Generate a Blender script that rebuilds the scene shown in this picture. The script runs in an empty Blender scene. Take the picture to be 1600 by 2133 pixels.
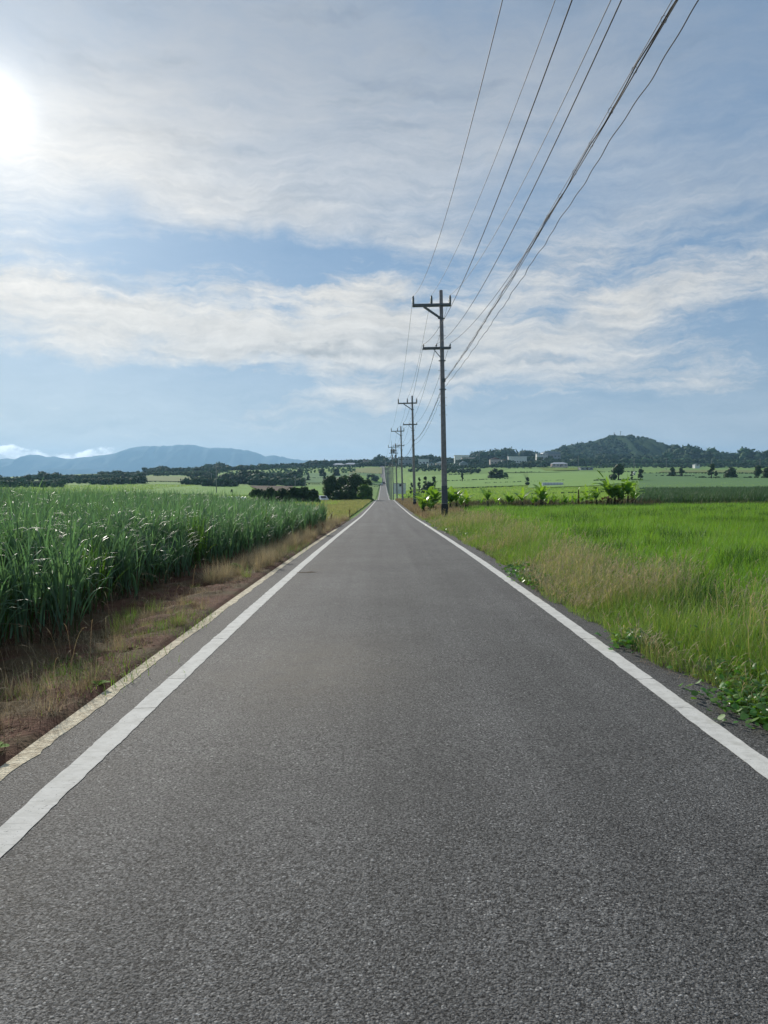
import bpy, bmesh, math, random
import numpy as np
from mathutils import Vector, Matrix
random.seed(7); rng = np.random.default_rng(11)
sc = bpy.context.scene
R = math.radians

# ------------------------------------------------------------ camera
CAM_H = 1.55
PITCH = math.atan(66.5/1600)
cam_d = bpy.data.cameras.new('camera'); cam = bpy.data.objects.new('camera', cam_d)
sc.collection.objects.link(cam); sc.camera = cam
cam.location = (0, 0, CAM_H); cam.rotation_euler = (R(90)-PITCH, 0, 0)
cam_d.sensor_fit = 'HORIZONTAL'; cam_d.sensor_width = 36; cam_d.lens = 36
cam_d.clip_start = .05; cam_d.clip_end = 60000

def ray(px, py):
    cx = (px-800)/1600; cy = (1066.5-py)/1600
    return np.array([cx, math.cos(PITCH)+cy*math.sin(PITCH), cy*math.cos(PITCH)-math.sin(PITCH)])
def at(px, py, D):                       # a point in the world at distance D along the road
    d = ray(px, py); t = D/d[1]
    return (d[0]*t, D, CAM_H+d[2]*t)

# ------------------------------------------------------------ sun, sky
SUN_AZ, SUN_EL = R(-26.9), R(22.9)      # azimuth from +Y, clockwise positive
sd = Vector((math.sin(SUN_AZ)*math.cos(SUN_EL), math.cos(SUN_AZ)*math.cos(SUN_EL), math.sin(SUN_EL)))
sun_d = bpy.data.lights.new('sun', 'SUN'); sun = bpy.data.objects.new('sun', sun_d)
sc.collection.objects.link(sun); sun_d.energy = 4.0; sun_d.angle = R(1.5); sun_d.color = (1, .94, .84)
sun.rotation_euler = sd.to_track_quat('Z', 'Y').to_euler()

sc.view_settings.view_transform = 'Standard'; sc.view_settings.look = 'None'
sc.view_settings.exposure = 0.38; sc.view_settings.gamma = 1

class NT:
    """small helper to write node trees as expressions"""
    def __init__(s, tree): s.t = tree; tree.nodes.clear()
    def n(s, kind, **kw):
        nd = s.t.nodes.new(kind)
        for k, v in kw.items(): setattr(nd, k, v)
        return nd
    def put(s, sock, v):
        if v is None: return
        if isinstance(v, bpy.types.NodeSocket): s.t.links.new(v, sock)
        elif isinstance(v, (tuple, list)) and len(v) == 3 and sock.type == 'RGBA': sock.default_value = (*v, 1)
        else: sock.default_value = v
    def m(s, op, a, b=None, c=None, clamp=False):
        nd = s.n('ShaderNodeMath', operation=op, use_clamp=clamp)
        s.put(nd.inputs[0], a); s.put(nd.inputs[1], b); s.put(nd.inputs[2], c)
        return nd.outputs[0]
    def v(s, op, a, b=None, sc_=None):
        nd = s.n('ShaderNodeVectorMath', operation=op)
        s.put(nd.inputs[0], a); s.put(nd.inputs[1], b)
        if sc_ is not None: s.put(nd.inputs['Scale'], sc_)
        return nd.outputs['Value'] if op in ('DOT_PRODUCT', 'LENGTH') else nd.outputs[0]
    def xyz(s, a):
        nd = s.n('ShaderNodeSeparateXYZ'); s.put(nd.inputs[0], a); return nd.outputs
    def vec(s, x, y, z):
        nd = s.n('ShaderNodeCombineXYZ')
        for i, q in enumerate((x, y, z)): s.put(nd.inputs[i], q)
        return nd.outputs[0]
    def mix(s, f, a, b):
        nd = s.n('ShaderNodeMix', data_type='RGBA', clamp_factor=True)
        s.put(nd.inputs[0], f); s.put(nd.inputs[6], a); s.put(nd.inputs[7], b); return nd.outputs[2]
    def noise(s, vec, scale=5, detail=4, rough=.5, dist=0, lac=2, col=False):
        nd = s.n('ShaderNodeTexNoise'); s.put(nd.inputs['Vector'], vec)
        nd.inputs['Scale'].default_value = scale; nd.inputs['Detail'].default_value = detail
        nd.inputs['Roughness'].default_value = rough; nd.inputs['Distortion'].default_value = dist
        nd.inputs['Lacunarity'].default_value = lac
        return nd.outputs[1 if col else 0]
    def sm(s, x, a, b):
        nd = s.n('ShaderNodeMapRange', interpolation_type='SMOOTHSTEP'); s.put(nd.inputs[0], x)
        nd.inputs[1].default_value = a; nd.inputs[2].default_value = b; return nd.outputs[0]

def build_world():
    w = bpy.data.worlds.new('World'); sc.world = w; w.use_nodes = True
    k = NT(w.node_tree); m = k.m
    sky = k.n('ShaderNodeTexSky'); sky.sky_type = 'NISHITA'; sky.sun_disc = False
    sky.sun_elevation = SUN_EL; sky.sun_rotation = SUN_AZ
    sky.altitude = 0; sky.air_density = 1.0; sky.dust_density = .6; sky.ozone_density = 2.0
    d = k.n('ShaderNodeTexCoord').outputs['Generated']
    d = k.v('NORMALIZE', d)
    x, y, z = k.xyz(d)[0:3]
    az = m('MULTIPLY', m('ARCTAN2', x, y), 57.2958)
    el = m('MULTIPLY', m('ARCSINE', z), 57.2958)
    zz = m('ADD', m('MAXIMUM', z, 0.0), .055)
    pl = k.vec(m('DIVIDE', x, zz), m('DIVIDE', y, zz), 0.0)      # flat cloud layer high above
    # warp for wisps
    wp = k.noise(pl, .55, 3, .5, col=True)
    plw = k.v('ADD', pl, k.v('SCALE', k.v('SUBTRACT', wp, (.5, .5, .5)), sc_=.9))
    ang = k.vec(m('MULTIPLY', az, .1), m('MULTIPLY', el, .1), 0.0)
    aw = k.noise(ang, 1.1, 5, .62, col=True)
    angw = k.v('ADD', ang, k.v('SCALE', k.v('SUBTRACT', aw, (.5, .5, .5)), sc_=.42))
    # streaked cirrus: rotated and stretched coordinates
    def streak(vec, rot, sx, sy, scale, det=6, rough=.6):
        mp = k.n('ShaderNodeMapping'); k.put(mp.inputs[0], vec)
        mp.inputs['Rotation'].default_value = (0, 0, R(rot)); mp.inputs['Scale'].default_value = (sx, sy, 1)
        return k.noise(mp.outputs[0], scale, det, rough)
    s1 = streak(plw, 28, .5, 1.25, 1.0, 7, .56)
    s2 = streak(angw, -8, .6, 1.7, 1.5, 9, .66)
    s3 = streak(angw, 12, .7, 2.3, 4.6, 9, .72)
    s4 = streak(angw, 24, .3, 3.2, 4.6, 9, .66)
    # warped angles for the soft edged banks of cloud
    ws = k.noise(ang, 1.6, 5, .6, col=True)
    wx, wy, _ = k.xyz(ws)[0:3]
    azw = m('ADD', az, m('MULTIPLY', m('SUBTRACT', wx, .5), 9.0))
    elw = m('ADD', el, m('MULTIPLY', m('SUBTRACT', wy, .5), 5.0))
    def blob(px, py, sa, se, rot, amp, warp=True):
        v_ = ray(px, py); v_ = v_/np.linalg.norm(v_)
        a0 = math.degrees(math.atan2(v_[0], v_[1])); e0 = math.degrees(math.asin(v_[2]))
        c, s = math.cos(R(rot)), math.sin(R(rot))
        A, E = (azw, elw) if warp else (az, el)
        da = m('SUBTRACT', A, a0); de = m('SUBTRACT', E, e0)
        u = m('MULTIPLY_ADD', da, c/sa, m('MULTIPLY', de, s/sa))
        w_ = m('MULTIPLY_ADD', da, -s/se, m('MULTIPLY', de, c/se))
        q = m('MULTIPLY_ADD', u, u, m('MULTIPLY', w_, w_))
        return m('MULTIPLY', m('POWER', 2.718, m('MULTIPLY', q, -1.0)), amp)
    def total(lst):
        r = None
        for b in lst:
            g = blob(*b); r = g if r is None else m('ADD', r, g)
        return r
    # px, py, half widths in degrees, tilt, amount
    dense = total([(80, 640, 13, 2.6, -4, .75), (330, 655, 8, 2.0, -10, .6), (560, 640, 8, 2.2, 0, .7), (800, 610, 5.5, 3.0, 35, .7),
                   (640, 725, 8.5, 1.7, 4, .95), (900, 700, 9, 2.4, 8, .75), (1000, 780, 10, 1.7, 6, .75), (760, 840, 8, .9, 2, .7),
                   (1250, 660, 9, 2.4, 16, .6), (1480, 600, 9, 2.0, 20, .5), (1330, 760, 8, 1.1, 8, .35),
                   (1150, 560, 8, 1.4, 20, .3), (450, 745, 3.5, .7, 8, .5),
                   (380, 858, 7, .35, 0, .45), (350, 886, 9, .4, 1, .4), (640, 880, 5, .35, 0, .35), (1500, 800, 8, 1.2, 3, .35),
                   (60, 700, 9, 1.8, 0, .35)])
    gaps = total([(700, 545, 8, 1.9, -4, .6), (380, 505, 9, 1.8, -6, .42), (250, 800, 14, 1.3, 0, .55), (900, 560, 4, 1.5, 0, .3),
                  (200, 520, 8, 1.6, 0, .4), (1500, 880, 13, 1.3, 0, .35), (1100, 400, 9, 3, 20, .15), (150, 570, 9, .8, -4, .3)])
    veil = total([(60, 380, 13, 6.5, 0, .62), (520, 400, 11, 3.0, -8, .30), (220, 130, 15, 9, 0, .60), (760, 130, 13, 8, 0, .55),
                  (1000, 260, 12, 6, 30, .25), (700, 470, 11, 1.4, -6, .22), (1500, 430, 11, 3.5, 5, .15), (1350, 100, 13, 8, 0, .42)])
    s5 = streak(angw, 58, .4, 2.2, 3.2, 8, .62)
    s2 = m('ADD', s2, m('MULTIPLY', m('SUBTRACT', s5, .5), total([(740, 590, 7, 3, 20, 1.4), (500, 610, 6, 2, 0, .8), (1300, 560, 9, 3, 20, .9)])))
    tex = m('MULTIPLY_ADD', s2, .5, m('MULTIPLY_ADD', s3, .28, m('MULTIPLY', s4, .3)))      # mean about .54
    ragged = m('MULTIPLY', m('SUBTRACT', tex, .53), 3.0)
    base = m('SUBTRACT', m('ADD', dense, m('MULTIPLY', veil, .85)), gaps)
    cov = m('MULTIPLY_ADD', base, .88, m('MULTIPLY_ADD', m('MULTIPLY', ragged, m('MULTIPLY_ADD', k.sm(el, 13.0, 20.0), -1.2, 1.45)), 1.0, .06))
    cov = m('MULTIPLY_ADD', m('SUBTRACT', s1, .5), .75, cov)
    cov = k.sm(cov, -.35, 1.35)
    # a thin milky veil everywhere, and the pale band over the horizon
    hz = m('POWER', 2.718, m('MULTIPLY', m('MAXIMUM', el, 0.0), -.18))
    cov = m('MAXIMUM', cov, m('MULTIPLY_ADD', hz, .80, .06))
    cov = m('MAXIMUM', cov, m('MULTIPLY', k.sm(el, 33.0, 50.0), .7))  # unseen cloud added overhead, above the frame, to make the skylight less blue
    # cloud brightness: forward scatter near the sun, soft grey undersides
    cs = k.v('DOT_PRODUCT', d, tuple(sd))
    ga = m('MULTIPLY', m('ARCCOSINE', m('MINIMUM', cs, .99999)), 57.2958)     # degrees from the sun
    g2 = m('POWER', 2.718, m('DIVIDE', ga, -9.0)); g3 = m('POWER', 2.718, m('DIVIDE', ga, -34.0))
    thick = m('ADD', streak(angw, 6, .45, 2.2, 2.3, 5, .55), m('MULTIPLY', total([(650, 735, 7, .6, 2, .75), (900, 690, 5, 1.0, 6, .5), (880, 775, 7, .5, 3, .35), (1080, 745, 6, .7, 5, .3)]), .45))
    dark = k.sm(thick, .50, .86)
    low = k.sm(el, 18.0, 30.0)
    lum = m('MULTIPLY_ADD', g2, .10, m('MULTIPLY_ADD', g3, .13, m('MULTIPLY_ADD', low, -.125, .475)))
    lum = m('MULTIPLY', lum, m('MULTIPLY_ADD', dark, -.36, 1.06))
    lum = m('MULTIPLY', lum, m('MULTIPLY_ADD', low, -.06, 1.0))
    lum = m('MULTIPLY', lum, m('MULTIPLY_ADD', m('SUBTRACT', m('MULTIPLY_ADD', s3, .5, m('MULTIPLY', s4, .5)), .5), m('MULTIPLY_ADD', low, -.95, 1.1), 1.0))
    cc = k.mix(low, (1.04, 1.01, .95), (.86, .93, 1.04))
    cc = k.mix(dark, cc, (.84, .93, 1.02))
    cc = k.mix(m('MULTIPLY', g3, 1.15, clamp=True), cc, (1.07, 1.01, .92))
    ccol = k.v('SCALE', cc, sc_=lum)
    skyc = k.v('SCALE', sky.outputs[0], sc_=.019)
    skyc = k.v('MULTIPLY', skyc, (.80, .98, 1.16))
    skyc = k.v('ADD', skyc, (.078, .148, .245))
    col = k.mix(m('MULTIPLY', cov, .97), skyc, ccol)
    # cumulus bank low over the far mountains
    cu = k.noise(k.vec(m('MULTIPLY', az, .55), m('MULTIPLY', el, .9), 3.0), 1.3, 6, .62)
    cup = m('ADD', m('MULTIPLY_ADD', m('SUBTRACT', cu, .5), 4.4, m('MULTIPLY', m('SUBTRACT', el, 1.15), -1.1)),
            total([(20, 938, 2.4, .62, -8, 2.0, False), (215, 938, 1.8, .55, 14, 2.0, False), (110, 952, 3, .35, 0, .9, False), (400, 922, 1.0, .4, 0, 1.3, False), (460, 925, .8, .35, 0, 1.0, False)]))
    cum = m('MULTIPLY', k.sm(cup, .25, 1.1), k.sm(az, -8.5, -10.5))
    cum = m('MULTIPLY', cum, m('MULTIPLY', k.sm(az, -45.0, -36.0), k.sm(el, -.5, 0.0)))
    cul = m('MULTIPLY_ADD', k.sm(cu, .38, .68), .7, .95)
    col = k.mix(m('MULTIPLY', cum, .9), col, k.v('SCALE', (1.0, .98, .93), sc_=cul))
    # the sun behind thin cloud
    core = m('MULTIPLY', m('POWER', 2.718, m('MULTIPLY', m('MULTIPLY', ga, ga), -.34)), .9)
    halo = m('MULTIPLY', m('POWER', 2.718, m('DIVIDE', ga, -5.5)), .26)
    col = k.v('ADD', col, k.v('SCALE', (1, .98, .93), sc_=m('ADD', core, halo)))
    bg = k.n('ShaderNodeBackground'); k.put(bg.inputs[0], col); bg.inputs[1].default_value = 1.0
    out = k.n('ShaderNodeOutputWorld'); k.t.links.new(bg.outputs[0], out.inputs[0])
    w.cycles.sampling_method = 'MANUAL'; w.cycles.sample_map_resolution = 512
build_world()
# ---CUT---
# ------------------------------------------------------------ materials
MATS = {}
def mat(name, col, col2=None, scale=3., rough=.8, spec=.3, trans=0., tcol=None, island=0., bump=0., bscale=30, metal=0., obj_rand=0., col3=None, scale3=.5, detail=4):
    if name in MATS: return MATS[name]
    M = bpy.data.materials.new(name); M.use_nodes = True; k = NT(M.node_tree)
    co = k.n('ShaderNodeTexCoord').outputs['Object'] if obj_rand == 0 else k.n('ShaderNodeNewGeometry').outputs['Position']
    c = col
    if col2 is not None: c = k.mix(k.sm(k.noise(co, scale, detail, .6), .3, .7), col, col2)
    if col3 is not None: c = k.mix(k.sm(k.noise(co, scale3, 3, .5), .42, .62), c, col3)
    if island or obj_rand:
        hsv = k.n('ShaderNodeHueSaturation'); k.put(hsv.inputs['Color'], c)
        src = None
        if island: src = k.n('ShaderNodeNewGeometry').outputs['Random Per Island']; amt = island
        else: src = k.n('ShaderNodeObjectInfo').outputs['Random']; amt = obj_rand
        k.put(hsv.inputs['Value'], k.m('MULTIPLY_ADD', src, amt, 1-amt/2))
        r2 = k.m('FRACT', k.m('MULTIPLY', src, 37.3))
        k.put(hsv.inputs['Hue'], k.m('MULTIPLY_ADD', r2, .05*min(1, amt*2), .5-.025*min(1, amt*2)))
        c = hsv.outputs[0]
    p = k.n('ShaderNodeBsdfPrincipled'); k.put(p.inputs['Base Color'], c)
    p.inputs['Roughness'].default_value = rough; p.inputs['Specular IOR Level'].default_value = spec
    p.inputs['Metallic'].default_value = metal
    if bump:
        b = k.n('ShaderNodeBump'); b.inputs['Strength'].default_value = bump; b.inputs['Distance'].default_value = .02
        k.put(b.inputs['Height'], k.noise(co, bscale, 4, .6)); k.put(p.inputs['Normal'], b.outputs[0])
    sh = p.outputs[0]
    if trans:
        t = k.n('ShaderNodeBsdfTranslucent')
        if tcol is None: tc = c
        else:
            tm = k.n('ShaderNodeMix', data_type='RGBA', blend_type='MULTIPLY'); tm.inputs[0].default_value = 1
            k.put(tm.inputs[6], c); k.put(tm.inputs[7], tcol); tc = tm.outputs[2]
        k.put(t.inputs[0], tc)
        mx = k.n('ShaderNodeMixShader'); mx.inputs[0].default_value = trans
        k.t.links.new(sh, mx.inputs[1]); k.t.links.new(t.outputs[0], mx.inputs[2]); sh = mx.outputs[0]
    o = k.n('ShaderNodeOutputMaterial'); k.t.links.new(sh, o.inputs[0])
    MATS[name] = M; return M

def asphalt():
    M = bpy.data.materials.new('asphalt'); M.use_nodes = True; k = NT(M.node_tree); m = k.m
    co = k.n('ShaderNodeTexCoord').outputs['Object']
    x, y, z = k.xyz(co)[0:3]
    vo = k.n('ShaderNodeTexVoronoi'); k.put(vo.inputs[0], co); vo.inputs['Scale'].default_value = 125
    wc = k.xyz(vo.outputs['Color'])[0]
    vo2 = k.n('ShaderNodeTexVoronoi'); k.put(vo2.inputs[0], co); vo2.inputs['Scale'].default_value = 260
    wc2 = k.xyz(vo2.outputs['Color'])[1]
    stone = m('MULTIPLY_ADD', wc, .108, .014)
    stone = m('MULTIPLY_ADD', wc2, .045, stone)
    stone = m('ADD', stone, m('MULTIPLY', k.sm(wc, .965, .99), .11))           # pale chips
    stone = m('ADD', stone, m('MULTIPLY', k.sm(wc2, .975, .995), .10))
    pit = k.sm(k.noise(co, 80, 3, .7), .38, .52)
    stone = m('MULTIPLY', stone, m('MULTIPLY_ADD', pit, .85, .15))
    big = k.noise(co, .55, 4, .6); mid = k.noise(co, 4.0, 5, .65)
    stone = m('MULTIPLY', stone, m('MULTIPLY_ADD', big, .75, .55))
    stone = m('MULTIPLY', stone, m('MULTIPLY_ADD', mid, .36, .82))
    lane = k.noise(k.vec(m('MULTIPLY', x, 1.4), m('MULTIPLY', y, .03), 0.0), 1.5, 3, .5)   # worn along the wheel tracks
    stone = m('MULTIPLY', stone, m('MULTIPLY_ADD', lane, 1.0, .5))
    sh_ = m('ADD', k.sm(x, -1.62, -1.80), k.sm(x, 2.1, 2.3))
    stone = m('MULTIPLY', stone, m('MULTIPLY_ADD', m('MINIMUM', sh_, 1.0), -.2, 1.0))
    c = k.mix(1.0, (0, 0, 0), k.v('SCALE', (1.36, 1.35, 1.31), sc_=stone))
    # dried mud stain on the left half
    dx = m('DIVIDE', m('ADD', x, .62), .75); dy = m('DIVIDE', m('SUBTRACT', y, 6.6), 1.5)
    st = m('POWER', 2.718, m('MULTIPLY', m('MULTIPLY_ADD', dx, dx, m('MULTIPLY', dy, dy)), -1.0))
    st = m('MULTIPLY', st, k.noise(co, 6, 5, .7))
    dx2 = m('DIVIDE', m('ADD', x, 1.35), .4); 
    st2 = m('MULTIPLY', m('POWER', 2.718, m('MULTIPLY', m('MULTIPLY', dx2, dx2), -1.0)), k.sm(k.noise(co, .9, 4, .6), .45, .75))
    c = k.mix(m('MULTIPLY_ADD', st, 1.0, m('MULTIPLY', st2, .15)), c, (.16, .14, .11))
    p = k.n('ShaderNodeBsdfPrincipled'); k.put(p.inputs['Base Color'], c)
    p.inputs['Roughness'].default_value = .78; p.inputs['Specular IOR Level'].default_value = .26
    b = k.n('ShaderNodeBump'); b.inputs['Strength'].default_value = .55; b.inputs['Distance'].default_value = .005
    h = m('ADD', m('MULTIPLY', vo.outputs['Distance'], -1.2), m('ADD', pit, m('MULTIPLY', wc, .5)))
    k.put(b.inputs['Height'], h); k.put(p.inputs['Normal'], b.outputs[0])
    o = k.n('ShaderNodeOutputMaterial'); k.t.links.new(p.outputs[0], o.inputs[0]); return M

def paint():
    M = bpy.data.materials.new('road_paint'); M.use_nodes = True; k = NT(M.node_tree); m = k.m
    co = k.n('ShaderNodeTexCoord').outputs['Object']; x, y, z = k.xyz(co)[0:3]
    n = k.noise(co, 9, 6, .7); c = k.mix(k.sm(n, .35, .75), (.66, .65, .61), (.50, .49, .45))
    sc_ = k.noise(k.vec(m('MULTIPLY', x, 3.0), m('MULTIPLY', y, 34.0), 0.0), 1.4, 4, .65)
    c = k.mix(m('MULTIPLY', k.sm(sc_, .53, .75), .5), c, (.26, .26, .24))
    sp = k.sm(k.noise(co, 75, 2, .5), .68, .74)
    c = k.mix(m('MULTIPLY', sp, .8), c, (.10, .10, .10))
    # cracks right across the line
    jy = m('MULTIPLY_ADD', k.noise(co, 5, 3, .6), .14, y)
    fr = m('ABSOLUTE', m('SUBTRACT', m('FRACT', m('DIVIDE', jy, .83)), .5))
    keep = k.sm(k.noise(k.vec(0.0, m('MULTIPLY', y, 1.0), 0.0), .6, 1, .5), .46, .52)
    cr = m('MULTIPLY', m('LESS_THAN', fr, .007), keep)
    c = k.mix(m('MULTIPLY', cr, .8), c, (.07, .07, .07))
    p = k.n('ShaderNodeBsdfPrincipled'); k.put(p.inputs['Base Color'], c)
    p.inputs['Roughness'].default_value = .85; p.inputs['Specular IOR Level'].default_value = .12
    b = k.n('ShaderNodeBump'); b.inputs['Strength'].default_value = .6; b.inputs['Distance'].default_value = .004
    k.put(b.inputs['Height'], k.noise(co, 90, 3, .6)); k.put(p.inputs['Normal'], b.outputs[0])
    o = k.n('ShaderNodeOutputMaterial'); k.t.links.new(p.outputs[0], o.inputs[0]); return M

M_asph = asphalt(); M_paint = paint()
M_kerb = mat('worn_concrete', (.74, .67, .50), (.40, .33, .22), 16, .85, .25, bump=.8, bscale=55, detail=8)
M_soil = mat('red_brown_soil', (.085, .040, .026), (.155, .082, .055), 7, .95, .1, bump=1.0, bscale=26, col3=(.11, .08, .045), scale3=1.6, detail=8)
M_ground = mat('grassy_ground', (.035, .085, .016), (.055, .10, .022), .15, .95, .1, bump=.6, bscale=2)
M_con = mat('pole_concrete', (.31, .29, .28), (.22, .205, .20), 6, .8, .3, bump=.2, bscale=60)
M_guard = mat('black_plastic_guard', (.016, .018, .024), (.03, .03, .035), 9, .45, .4)
M_steel = mat('galvanised_steel', (.20, .21, .21), (.12, .13, .14), 14, .5, .5, metal=.5)
M_porc = mat('porcelain_insulator', (.20, .215, .20), (.14, .15, .14), 20, .35, .5)
M_wire = mat('black_cable', (.012, .012, .014), None, 1, .7, .2)
M_alu = mat('bare_aluminium_wire', (.05, .05, .055), None, 1, .6, .3)
M_grass = mat('green_blade', (.15, .31, .040), (.22, .40, .055), .8, .55, .3, trans=.45, tcol=(1.15, 1.15, .45), island=.5, obj_rand=0)
M_tan = mat('seeding_grass', (.42, .40, .20), (.32, .36, .14), .9, .7, .2, trans=.4, tcol=(1.2, 1.05, .7), island=.5)
M_head = mat('seed_head', (.50, .42, .28), (.42, .37, .22), 1.1, .8, .1, trans=.4, tcol=(1.1, 1, .8), island=.5)
M_dry = mat('dry_grass', (.36, .30, .19), (.22, .17, .10), 2, .8, .15, trans=.35, tcol=(1.1, 1, .8), island=.7)
M_litter = mat('dead_straw', (.42, .33, .20), (.20, .13, .07), 3, .85, .1, island=.8)
M_cane = mat('cane_leaf', (.105, .195, .12), (.14, .245, .13), 1.2, .56, .5, trans=.4, tcol=(1.15, 1.3, .7), island=.7)
M_canel = mat('cane_leaf_yellow', (.085, .17, .045), (.06, .14, .04), 1.2, .4, .5, trans=.5, tcol=(1.2, 1.2, .5), island=.4)
M_stalk = mat('cane_stalk', (.10, .11, .035), (.08, .06, .03), 6, .6, .3)
M_vine = mat('vine_leaf', (.085, .20, .030), (.12, .26, .045), 3, .4, .5, trans=.4, tcol=(1.2, 1.2, .5), island=.5)
M_ban = mat('banana_leaf', (.10, .21, .05), (.16, .28, .07), 2, .35, .5, trans=.5, tcol=(1.5, 1.5, .4))
M_banb = mat('young_banana_leaf', (.17, .30, .05), (.22, .36, .07), 2, .35, .5, trans=.5, tcol=(1.4, 1.4, .45))
M_band = mat('withered_banana_leaf', (.17, .11, .055), (.10, .075, .035), 4, .8, .1, trans=.2)
M_bstem = mat('banana_stem', (.085, .085, .040), (.05, .040, .022), 7, .8, .2)
M_fol = mat('tree_foliage', (.026, .056, .022), (.052, .098, .032), .6, .6, .25, trans=.2, tcol=(1.3, 1.3, .6), island=.6)
M_folb = mat('bright_foliage', (.06, .13, .025), (.10, .19, .03), .8, .55, .3, trans=.3, tcol=(1.3, 1.3, .6), island=.6)
M_fard = mat('wood_foliage', (.034, .068, .030), (.062, .112, .042), .03, .8, .1, island=.7)
M_farm = mat('scrub_foliage', (.065, .13, .045), (.10, .18, .055), .03, .8, .1, island=.6)
M_bark = mat('bark', (.06, .048, .036), (.035, .028, .02), 8, .9, .1)

# ------------------------------------------------------------ mesh helpers
COL = sc.collection
def link(name, me, m=None, parent=None, **props):
    o = bpy.data.objects.new(name, me); COL.objects.link(o)
    if m is not None and me is not None:
        for q in (m if isinstance(m, (list, tuple)) else [m]): me.materials.append(q)
    if parent is not None: o.parent = parent
    for k_, v_ in props.items(): o[k_] = v_
    return o
def tag(o, label=None, category=None, group=None, kind=None):
    for k_, v_ in (('label', label), ('category', category), ('group', group), ('kind', kind)):
        if v_ is not None: o[k_] = v_
    return o
def empty(name, loc, rz=0, **kw):
    o = bpy.data.objects.new(name, None); COL.objects.link(o); o.location = loc; o.rotation_euler = (0, 0, rz)
    o.empty_display_size = .2
    return tag(o, **kw)
def np_mesh(name, V, F, smooth=False, mi=None):
    me = bpy.data.meshes.new(name); V = np.asarray(V, np.float32); F = np.asarray(F, np.int32)
    n, kk = F.shape
    me.vertices.add(len(V)); me.vertices.foreach_set('co', V.ravel())
    me.loops.add(n*kk); me.loops.foreach_set('vertex_index', F.ravel())
    me.polygons.add(n); me.polygons.foreach_set('loop_start', np.arange(0, n*kk, kk, dtype=np.int32))
    if mi is not None: me.polygons.foreach_set('material_index', np.asarray(mi, np.int32))
    me.polygons.foreach_set('use_smooth', np.full(n, smooth))
    me.update(calc_edges=True); return me
def vnoise(x, y, scale, seed=0):
    x = np.asarray(x)*scale; y = np.asarray(y)*scale
    xi = np.floor(x).astype(int); yi = np.floor(y).astype(int); fx = x-xi; fy = y-yi
    fx = fx*fx*(3-2*fx); fy = fy*fy*(3-2*fy)
    def h(a, b):
        v_ = np.sin(a*127.1+b*311.7+seed*74.7)*43758.5453; return v_-np.floor(v_)
    return (h(xi, yi)*(1-fx)+h(xi+1, yi)*fx)*(1-fy)+(h(xi, yi+1)*(1-fx)+h(xi+1, yi+1)*fx)*fy
def sstep(x, a, b):
    t = np.clip((x-a)/(b-a), 0, 1); return t*t*(3-2*t)

# geometry collector for hard-surface parts
class G:
    def __init__(s): s.V = []; s.F = []
    def box(s, x0, x1, y0, y1, z0, z1):
        i = len(s.V); s.V += [(x, y, z) for z in (z0, z1) for y in (y0, y1) for x in (x0, x1)]
        s.F += [tuple(i+q for q in f) for f in ((0, 2, 3, 1), (4, 5, 7, 6), (0, 1, 5, 4), (2, 6, 7, 3), (0, 4, 6, 2), (1, 3, 7, 5))]; return s
    def tube(s, pts, rad, n=10, cap=True):
        pts = [Vector(p) for p in pts]; i0 = len(s.V)
        rad = [rad]*len(pts) if not hasattr(rad, '__len__') else rad
        up = None
        for j, p in enumerate(pts):
            d = (pts[min(j+1, len(pts)-1)]-pts[max(j-1, 0)]).normalized()
            if up is None: up = Vector((1, 0, 0)) if abs(d.x) < .9 else Vector((0, 1, 0))
            a = d.cross(up).normalized(); b = d.cross(a).normalized(); up = a.cross(d) if False else up
            for q in range(n):
                t = 2*math.pi*q/n; v = p+(a*math.cos(t)+b*math.sin(t))*rad[j]; s.V.append(tuple(v))
        for j in range(len(pts)-1):
            for q in range(n):
                a_ = i0+j*n+q; b_ = i0+j*n+(q+1) % n; s.F.append((a_, b_, b_+n, a_+n))
        if cap:
            s.F.append(tuple(i0+q for q in range(n))); e = i0+(len(pts)-1)*n; s.F.append(tuple(e+q for q in reversed(range(n))))
        return s
    def beam(s, a, b, w, h):
        a = Vector(a); b = Vector(b); d = (b-a).normalized(); y = Vector((0, 1, 0)); u = d.cross(y).normalized(); i = len(s.V)
        for p in (a, b):
            for e, f in ((-1, -1), (1, -1), (1, 1), (-1, 1)): s.V.append(tuple(p+u*e*h/2+y*f*w/2))
        s.F += [(i, i+1, i+2, i+3), (i+7, i+6, i+5, i+4)]+[(i+q, i+4+q, i+4+(q+1) % 4, i+(q+1) % 4) for q in range(4)]; return s
    def poly(s, pts): i = len(s.V); s.V += [tuple(p) for p in pts]; s.F.append(tuple(range(i, i+len(pts)))); return s
    def prism(s, prof, y0, y1):            # profile in x,z swept along y
        n = len(prof); i = len(s.V); s.V += [(x, y0, z) for x, z in prof]+[(x, y1, z) for x, z in prof]
        s.F += [tuple(i+q for q in range(n)), tuple(i+n+q for q in reversed(range(n)))]
        s.F += [(i+q, i+n+q, i+n+(q+1) % n, i+(q+1) % n) for q in range(n)]; return s
    def mesh(s, name, smooth=False, bevel=0):
        me = bpy.data.meshes.new(name); me.from_pydata(s.V, [], s.F)
        bm = bmesh.new(); bm.from_mesh(me); bmesh.ops.recalc_face_normals(bm, faces=bm.faces)
        if bevel: bmesh.ops.bevel(bm, geom=bm.edges[:], offset=bevel, segments=2, affect='EDGES', clamp_overlap=True)
        bm.to_mesh(me); bm.free()
        if smooth:
            for p in me.polygons: p.use_smooth = len(p.vertices) <= 4
        me.update(); return me
    def obj(s, name, m, parent=None, smooth=False, bevel=0, **props): return link(name, s.mesh(name, smooth, bevel), m, parent, **props)

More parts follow.
